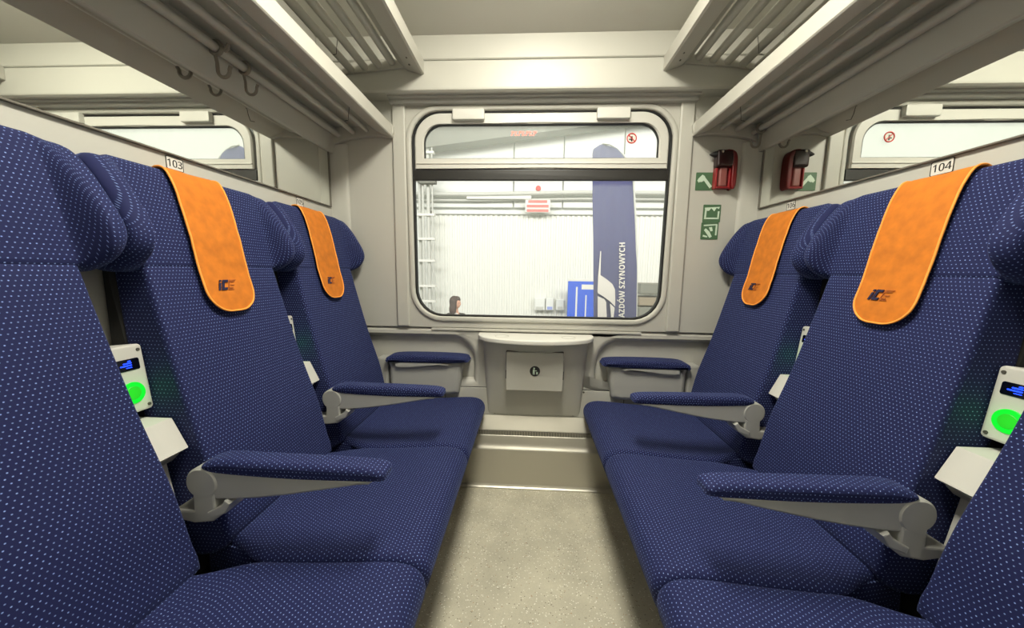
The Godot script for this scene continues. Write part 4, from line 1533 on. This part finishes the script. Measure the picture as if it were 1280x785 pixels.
func banner() -> void:
	var o := thing("feather_banner", Vector3(0.7, -1.15, -1.245), "tall dark blue feather banner with white lettering outside the window", "banner")
	var front := poly([[0.4673, 0.1027], [0.906, 0.1027], [0.888, 0.5535], [0.8741, 0.7194], [0.8579, 1.0944], [0.8381, 1.3589], [0.8219, 1.5452], [0.8068, 1.6786], [0.7858, 1.8517], [0.7497, 1.9539], [0.7016, 2.02], [0.6476, 2.0741], [0.5875, 2.1071], [0.5274, 2.1143], [0.4733, 2.0981], [0.4522, 2.0621], [0.4582, 1.9358], [0.4673, 1.6954], [0.4883, 1.3649], [0.5033, 1.0343], [0.5183, 0.7122], [0.5123, 0.4333]])
	# sewn cloth in gentle vertical waves
	var mb := MB.new()
	var cols := 24
	var rows := 60
	var grid := []
	for r in rows + 1:
		var y := lerpf(0.1027, 2.1101, float(r) / rows)
		var lo := 9.0
		var hi := -9.0
		for i in front.size():
			var a := front[i]
			var b := front[(i + 1) % front.size()]
			if (a.y - y) * (b.y - y) <= 0.0 and absf(a.y - b.y) > 1e-6:
				var xx := a.x + (b.x - a.x) * (y - a.y) / (b.y - a.y)
				lo = minf(lo, xx)
				hi = maxf(hi, xx)
		var row := []
		for c in cols + 1:
			var x := lerpf(lo, hi, float(c) / cols)
			row.append(Vector3(x, y, -1.245 + 0.010 * sin(x * 36.0 + y * 1.3) * smoothstep(0.0, 0.3, float(c) / cols)))
		grid.append(row)
	var th := Vector3(0, 0, -0.004)
	for r in rows:
		for c in cols:
			mb.quad(grid[r][c], grid[r][c + 1], grid[r + 1][c + 1], grid[r + 1][c])
			mb.quad(grid[r][c] + th, grid[r + 1][c] + th, grid[r + 1][c + 1] + th, grid[r][c + 1] + th)
	mb.orient(0)
	part(o, "cloth", mb, M.banner, 60.0)
	mb = MB.new()
	var pole := PackedVector3Array([Vector3(0.9481, -1.15, -1.25), Vector3(0.912, 0.1929, -1.25)])
	for q in [[0.891, 0.5535], [0.8765, 0.7194], [0.8609, 1.0944], [0.8399, 1.3589], [0.8237, 1.5452], [0.8086, 1.6786], [0.7888, 1.8517], [0.7527, 1.9599], [0.7047, 2.026], [0.6476, 2.0789], [0.5875, 2.1119], [0.5274, 2.118]]:
		pole.append(Vector3(q[0], q[1], -1.245))
	mb.tube(pole, 0.008, 8)
	part(o, "pole", mb, M.pipe)
	mb = MB.new()
	mb.block(Vector3(0.7481, -1.15, -1.45), Vector3(1.1481000000000001, -1.12, -1.05), 0.01)
	part(o, "foot_plate", mb, M.dark)
	# lettering runs upwards
	var up := Basis(Vector3(-0.045, 1, 0).normalized(), Vector3(-1, -0.045, 0).normalized(), Vector3(0, 0, 1))
	var lt := text(o, "lettering", "POJAZDÓW SZYNOWYCH", 0.0637, Vector3(0.7227, 1.3408, -1.228), up, M.bannerwhite, 700, 0.004)
	(lt.mesh as TextMesh).horizontal_alignment = HORIZONTAL_ALIGNMENT_RIGHT
	# white track emblem
	mb = MB.new()
	for sh in [[[0.5394, 1.0644], [0.5478, 1.2645], [0.5544, 1.2645], [0.5574, 1.0674], [0.6175, 1.0283], [0.6602, 0.9934], [0.683, 0.9502], [0.6908, 0.854], [0.6908, 0.8059], [0.6476, 0.848], [0.5875, 0.8901], [0.5454, 0.9141], [0.5394, 0.9261]], [[0.5424, 0.8901], [0.5646, 0.8811], [0.5995, 0.866], [0.6145, 0.842], [0.6265, 0.7098], [0.6295, 0.5535], [0.5514, 0.5535], [0.5502, 0.7098]], [[0.6476, 0.83], [0.6884, 0.7939], [0.6836, 0.7158], [0.6836, 0.5535], [0.6596, 0.5535], [0.6626, 0.7158]]]:
		mb.prism(poly(sh), -1.234, -1.230)
	part(o, "emblem", mb, M.bannerwhite)

# ---------------------------------------------------------------- woman standing in the hall
class Field:
	var bones := []   # [a, b, ra, rb]
	var k := 0.03
	func d(p: Vector3) -> float:
		var r := 1e9
		for b in bones:
			var a: Vector3 = b[0]
			var ab: Vector3 = b[1] - a
			var t := clampf((p - a).dot(ab) / maxf(ab.length_squared(), 1e-9), 0.0, 1.0)
			var q := (p - a - ab * t).length() - lerpf(b[2], b[3], t) * 0.97
			if r > 1e8:
				r = q
			else:
				var h := maxf(k - absf(r - q), 0.0) / k
				r = minf(r, q) - h * h * k * 0.25
		return r

func nets(f: Field, cell: float, mb: MB) -> void:
	var lo := Vector3.INF
	var hi := -Vector3.INF
	for b in f.bones:
		for e in 2:
			var p: Vector3 = b[e]
			var r: float = b[2 + e]
			lo = lo.min(p - Vector3.ONE * (r + cell * 2))
			hi = hi.max(p + Vector3.ONE * (r + cell * 2))
	var n := Vector3i(((hi - lo) / cell).ceil()) + Vector3i.ONE
	var val := PackedFloat32Array()
	val.resize(n.x * n.y * n.z)
	for z in n.z:
		for y in n.y:
			for x in n.x:
				val[(z * n.y + y) * n.x + x] = f.d(lo + Vector3(x, y, z) * cell)
	var pt := {}
	for z in n.z - 1:
		for y in n.y - 1:
			for x in n.x - 1:
				var s := Vector3.ZERO
				var c := 0
				var i0 := (z * n.y + y) * n.x + x
				var neg := 0
				var cv := PackedFloat32Array()
				for q in 8:
					var w := val[i0 + (q & 1) + ((q >> 1) & 1) * n.x + ((q >> 2) & 1) * n.x * n.y]
					cv.append(w)
					if w < 0.0:
						neg += 1
				if neg == 0 or neg == 8:
					continue
				for e in [[0, 1], [2, 3], [4, 5], [6, 7], [0, 2], [1, 3], [4, 6], [5, 7], [0, 4], [1, 5], [2, 6], [3, 7]]:
					var a: float = cv[e[0]]
					var b: float = cv[e[1]]
					if (a < 0.0) != (b < 0.0):
						var t := a / (a - b)
						var pa := Vector3(e[0] & 1, (e[0] >> 1) & 1, (e[0] >> 2) & 1)
						var pb := Vector3(e[1] & 1, (e[1] >> 1) & 1, (e[1] >> 2) & 1)
						s += pa.lerp(pb, t)
						c += 1
				pt[i0] = lo + (Vector3(x, y, z) + s / float(c)) * cell
	var st := [1, n.x, n.x * n.y]
	for z in range(1, n.z - 1):
		for y in range(1, n.y - 1):
			for x in range(1, n.x - 1):
				var i := (z * n.y + y) * n.x + x
				for ax in 3:
					var a := val[i]
					var b := val[i + st[ax]]
					if (a < 0.0) == (b < 0.0):
						continue
					var u: int = st[(ax + 1) % 3]
					var w: int = st[(ax + 2) % 3]
					if not (pt.has(i) and pt.has(i - u) and pt.has(i - u - w) and pt.has(i - w)):
						continue
					if a < 0.0:
						mb.quad(pt[i], pt[i - w], pt[i - u - w], pt[i - u])
					else:
						mb.quad(pt[i], pt[i - u], pt[i - u - w], pt[i - w])

func woman() -> void:
	# head about 0.22 m tall, standing on the hall floor, turned to the right
	var g := Vector3(-1.478, -1.15, -5.0)
	var o := thing("person", g, "person with long brown hair, dark jacket and white top standing outside", "person")
	var P := func(x: float, y: float, z: float) -> Vector3: return g + Vector3(x, y, z) * 0.963
	var f := Field.new()
	f.k = 0.05
	f.bones = [
		[P.call(0, 0.92, 0), P.call(0, 1.08, 0.0), 0.115, 0.10], [P.call(0, 1.08, 0), P.call(0, 1.36, 0.0), 0.10, 0.095],
		[P.call(-0.11, 1.38, 0), P.call(0.11, 1.38, 0), 0.055, 0.055], [P.call(0, 1.38, 0), P.call(0.01, 1.52, 0), 0.05, 0.042],
		[P.call(-0.08, 0.90, 0), P.call(-0.085, 0.49, 0.01), 0.085, 0.052], [P.call(-0.085, 0.49, 0.01), P.call(-0.09, 0.09, -0.01), 0.05, 0.034], [P.call(-0.09, 0.05, -0.01), P.call(-0.03, 0.035, 0.05), 0.034, 0.03],
		[P.call(0.08, 0.90, 0), P.call(0.085, 0.49, 0.02), 0.085, 0.052], [P.call(0.085, 0.49, 0.02), P.call(0.09, 0.09, 0.0), 0.05, 0.034], [P.call(0.09, 0.05, 0.0), P.call(0.15, 0.035, 0.05), 0.034, 0.03],
		[P.call(-0.16, 1.37, 0), P.call(-0.21, 1.10, 0.0), 0.046, 0.036], [P.call(-0.21, 1.10, 0), P.call(-0.17, 0.88, 0.08), 0.035, 0.026],
		[P.call(0.16, 1.37, 0), P.call(0.20, 1.12, 0.03), 0.046, 0.036], [P.call(0.20, 1.12, 0.03), P.call(0.10, 1.30, 0.16), 0.035, 0.026]]
	var mb := MB.new()
	nets(f, 0.022, mb)
	# head with nose, chin and brow turned to the viewer's right
	var h := Field.new()
	h.k = 0.03
	h.bones = [[P.call(-0.012, 1.70, 0), P.call(0.012, 1.68, 0.008), 0.088, 0.08], [P.call(0.03, 1.64, 0.02), P.call(0.05, 1.605, 0.03), 0.055, 0.036], [P.call(0.095, 1.665, 0.045), P.call(0.108, 1.650, 0.050), 0.009, 0.013], [P.call(0.085, 1.69, 0.02), P.call(0.075, 1.69, 0.06), 0.014, 0.014], [P.call(0.0, 1.55, 0), P.call(0.0, 1.48, 0), 0.044, 0.044], [P.call(0.088, 1.628, 0.032), P.call(0.082, 1.628, 0.052), 0.008, 0.008]]
	nets(h, 0.009, mb)
	# hands: palm and five fingers each
	for q in [[P.call(-0.17, 0.86, 0.09), Vector3(0.05, -0.95, 0.25)], [P.call(0.092, 1.325, 0.175), Vector3(-0.35, 0.85, 0.2)]]:
		var hf := Field.new()
		hf.k = 0.008
		var c: Vector3 = q[0]
		var dir: Vector3 = (q[1] as Vector3).normalized()
		var sd := dir.cross(Vector3(0, 0.2, 1)).normalized()
		hf.bones = [[c - dir * 0.01 - sd * 0.012, c + dir * 0.06 - sd * 0.018, 0.02, 0.016], [c - dir * 0.01 + sd * 0.012, c + dir * 0.06 + sd * 0.018, 0.02, 0.016]]
		var curl := sd.cross(dir).normalized()
		for i in 4:
			var a := c + dir * 0.065 + sd * (-0.028 + 0.0185 * i)
			var L: float = [0.055, 0.07, 0.075, 0.065][i]
			var m := a + dir * L * 0.55 + curl * 0.008
			hf.bones.append([a, m, 0.009, 0.008])
			hf.bones.append([m, m + dir * L * 0.4 + curl * 0.02, 0.008, 0.007])
		hf.bones.append([c + sd * 0.02, c + sd * 0.045 + dir * 0.035, 0.012, 0.009])
		hf.bones.append([c + sd * 0.045 + dir * 0.035, c + sd * 0.047 + dir * 0.062, 0.009, 0.0075])
		nets(hf, 0.007, mb)
	part(o, "body", mb, mat(Color(0.80, 0.60, 0.50), 0.6), 70.0)
	# eyes and mouth
	for q in [[0.082, 1.672, 0.060], [0.092, 1.672, 0.014]]:
		mb = MB.new()
		mb.cyl(P.call(q[0], q[1], q[2]), Vector3(0.9, 0, 0.5), 0.009, 0.004, 10, 0.001)
		part(o, "eye", mb, M.ink)
	mb = MB.new()
	mb.cyl(P.call(0.093, 1.624, 0.045), Vector3(0.9, 0, 0.45), 0.011, 0.004, 10, 0.001)
	part(o, "mouth", mb, M.signred)
	# hair
	var hr := Field.new()
	hr.k = 0.04
	hr.bones = [[P.call(-0.03, 1.725, -0.01), P.call(0.02, 1.735, -0.01), 0.092, 0.075], [P.call(-0.05, 1.70, 0.03), P.call(-0.06, 1.52, 0.06), 0.07, 0.055], [P.call(-0.06, 1.55, 0.05), P.call(-0.065, 1.36, 0.07), 0.058, 0.035], [P.call(-0.02, 1.72, -0.06), P.call(-0.02, 1.40, -0.08), 0.06, 0.045], [P.call(-0.06, 1.70, -0.02), P.call(-0.09, 1.40, -0.02), 0.06, 0.05], [P.call(0.01, 1.70, 0.075), P.call(-0.01, 1.50, 0.09), 0.028, 0.03]]
	mb = MB.new()
	nets(hr, 0.012, mb)
	part(o, "hair", mb, mat(Color(0.22, 0.13, 0.11), 0.55), 70.0)
	# white top, dark jacket, trousers, shoes
	var tp := Field.new()
	tp.k = 0.05
	tp.bones = [[P.call(0, 0.98, 0.03), P.call(0, 1.34, 0.03), 0.105, 0.095], [P.call(0, 1.36, 0.03), P.call(0.005, 1.42, 0.02), 0.08, 0.06]]
	mb = MB.new()
	nets(tp, 0.018, mb)
	part(o, "top", mb, mat(Color(0.86, 0.83, 0.80), 0.8), 70.0)
	var jk := Field.new()
	jk.k = 0.04
	jk.bones = [[P.call(-0.10, 0.86, 0), P.call(-0.10, 1.36, 0), 0.075, 0.06], [P.call(0.11, 0.86, 0), P.call(0.11, 1.36, 0), 0.07, 0.055], [P.call(-0.11, 0.9, -0.05), P.call(-0.06, 1.36, -0.05), 0.07, 0.06], [P.call(0.11, 0.9, -0.05), P.call(0.06, 1.36, -0.05), 0.07, 0.06], [P.call(0, 0.9, -0.06), P.call(0, 1.38, -0.06), 0.07, 0.06], [P.call(-0.15, 1.39, 0), P.call(-0.21, 1.10, 0.0), 0.062, 0.05], [P.call(-0.21, 1.10, 0), P.call(-0.175, 0.91, 0.07), 0.05, 0.042], [P.call(0.15, 1.39, 0), P.call(0.20, 1.12, 0.03), 0.062, 0.05], [P.call(0.20, 1.12, 0.03), P.call(0.11, 1.28, 0.145), 0.05, 0.04], [P.call(-0.15, 1.40, -0.01), P.call(-0.06, 1.43, -0.02), 0.05, 0.04], [P.call(0.15, 1.40, -0.01), P.call(0.06, 1.43, -0.02), 0.05, 0.04]]
	mb = MB.new()
	nets(jk, 0.018, mb)
	part(o, "jacket", mb, mat(Color(0.22, 0.20, 0.19), 0.8), 70.0)
	var tr := Field.new()
	tr.k = 0.04
	tr.bones = [[P.call(-0.05, 0.94, 0), P.call(0.05, 0.94, 0), 0.125, 0.125], [P.call(-0.08, 0.90, 0), P.call(-0.085, 0.49, 0.01), 0.098, 0.066], [P.call(-0.085, 0.49, 0.01), P.call(-0.09, 0.10, -0.01), 0.066, 0.05], [P.call(0.08, 0.90, 0), P.call(0.085, 0.49, 0.02), 0.098, 0.066], [P.call(0.085, 0.49, 0.02), P.call(0.09, 0.10, 0.0), 0.066, 0.05]]
	mb = MB.new()
	nets(tr, 0.022, mb)
	part(o, "trousers", mb, mat(Color(0.12, 0.13, 0.18), 0.8), 70.0)
	for q in [[-0.09, -0.01], [0.09, 0.0]]:
		var sh := Field.new()
		sh.k = 0.02
		sh.bones = [[P.call(q[0] - 0.02, 0.045, q[1] - 0.01), P.call(q[0] + 0.09, 0.036, q[1] + 0.08), 0.045, 0.036]]
		mb = MB.new()
		nets(sh, 0.014, mb)
		part(o, "shoe", mb, M.ink, 70.0)
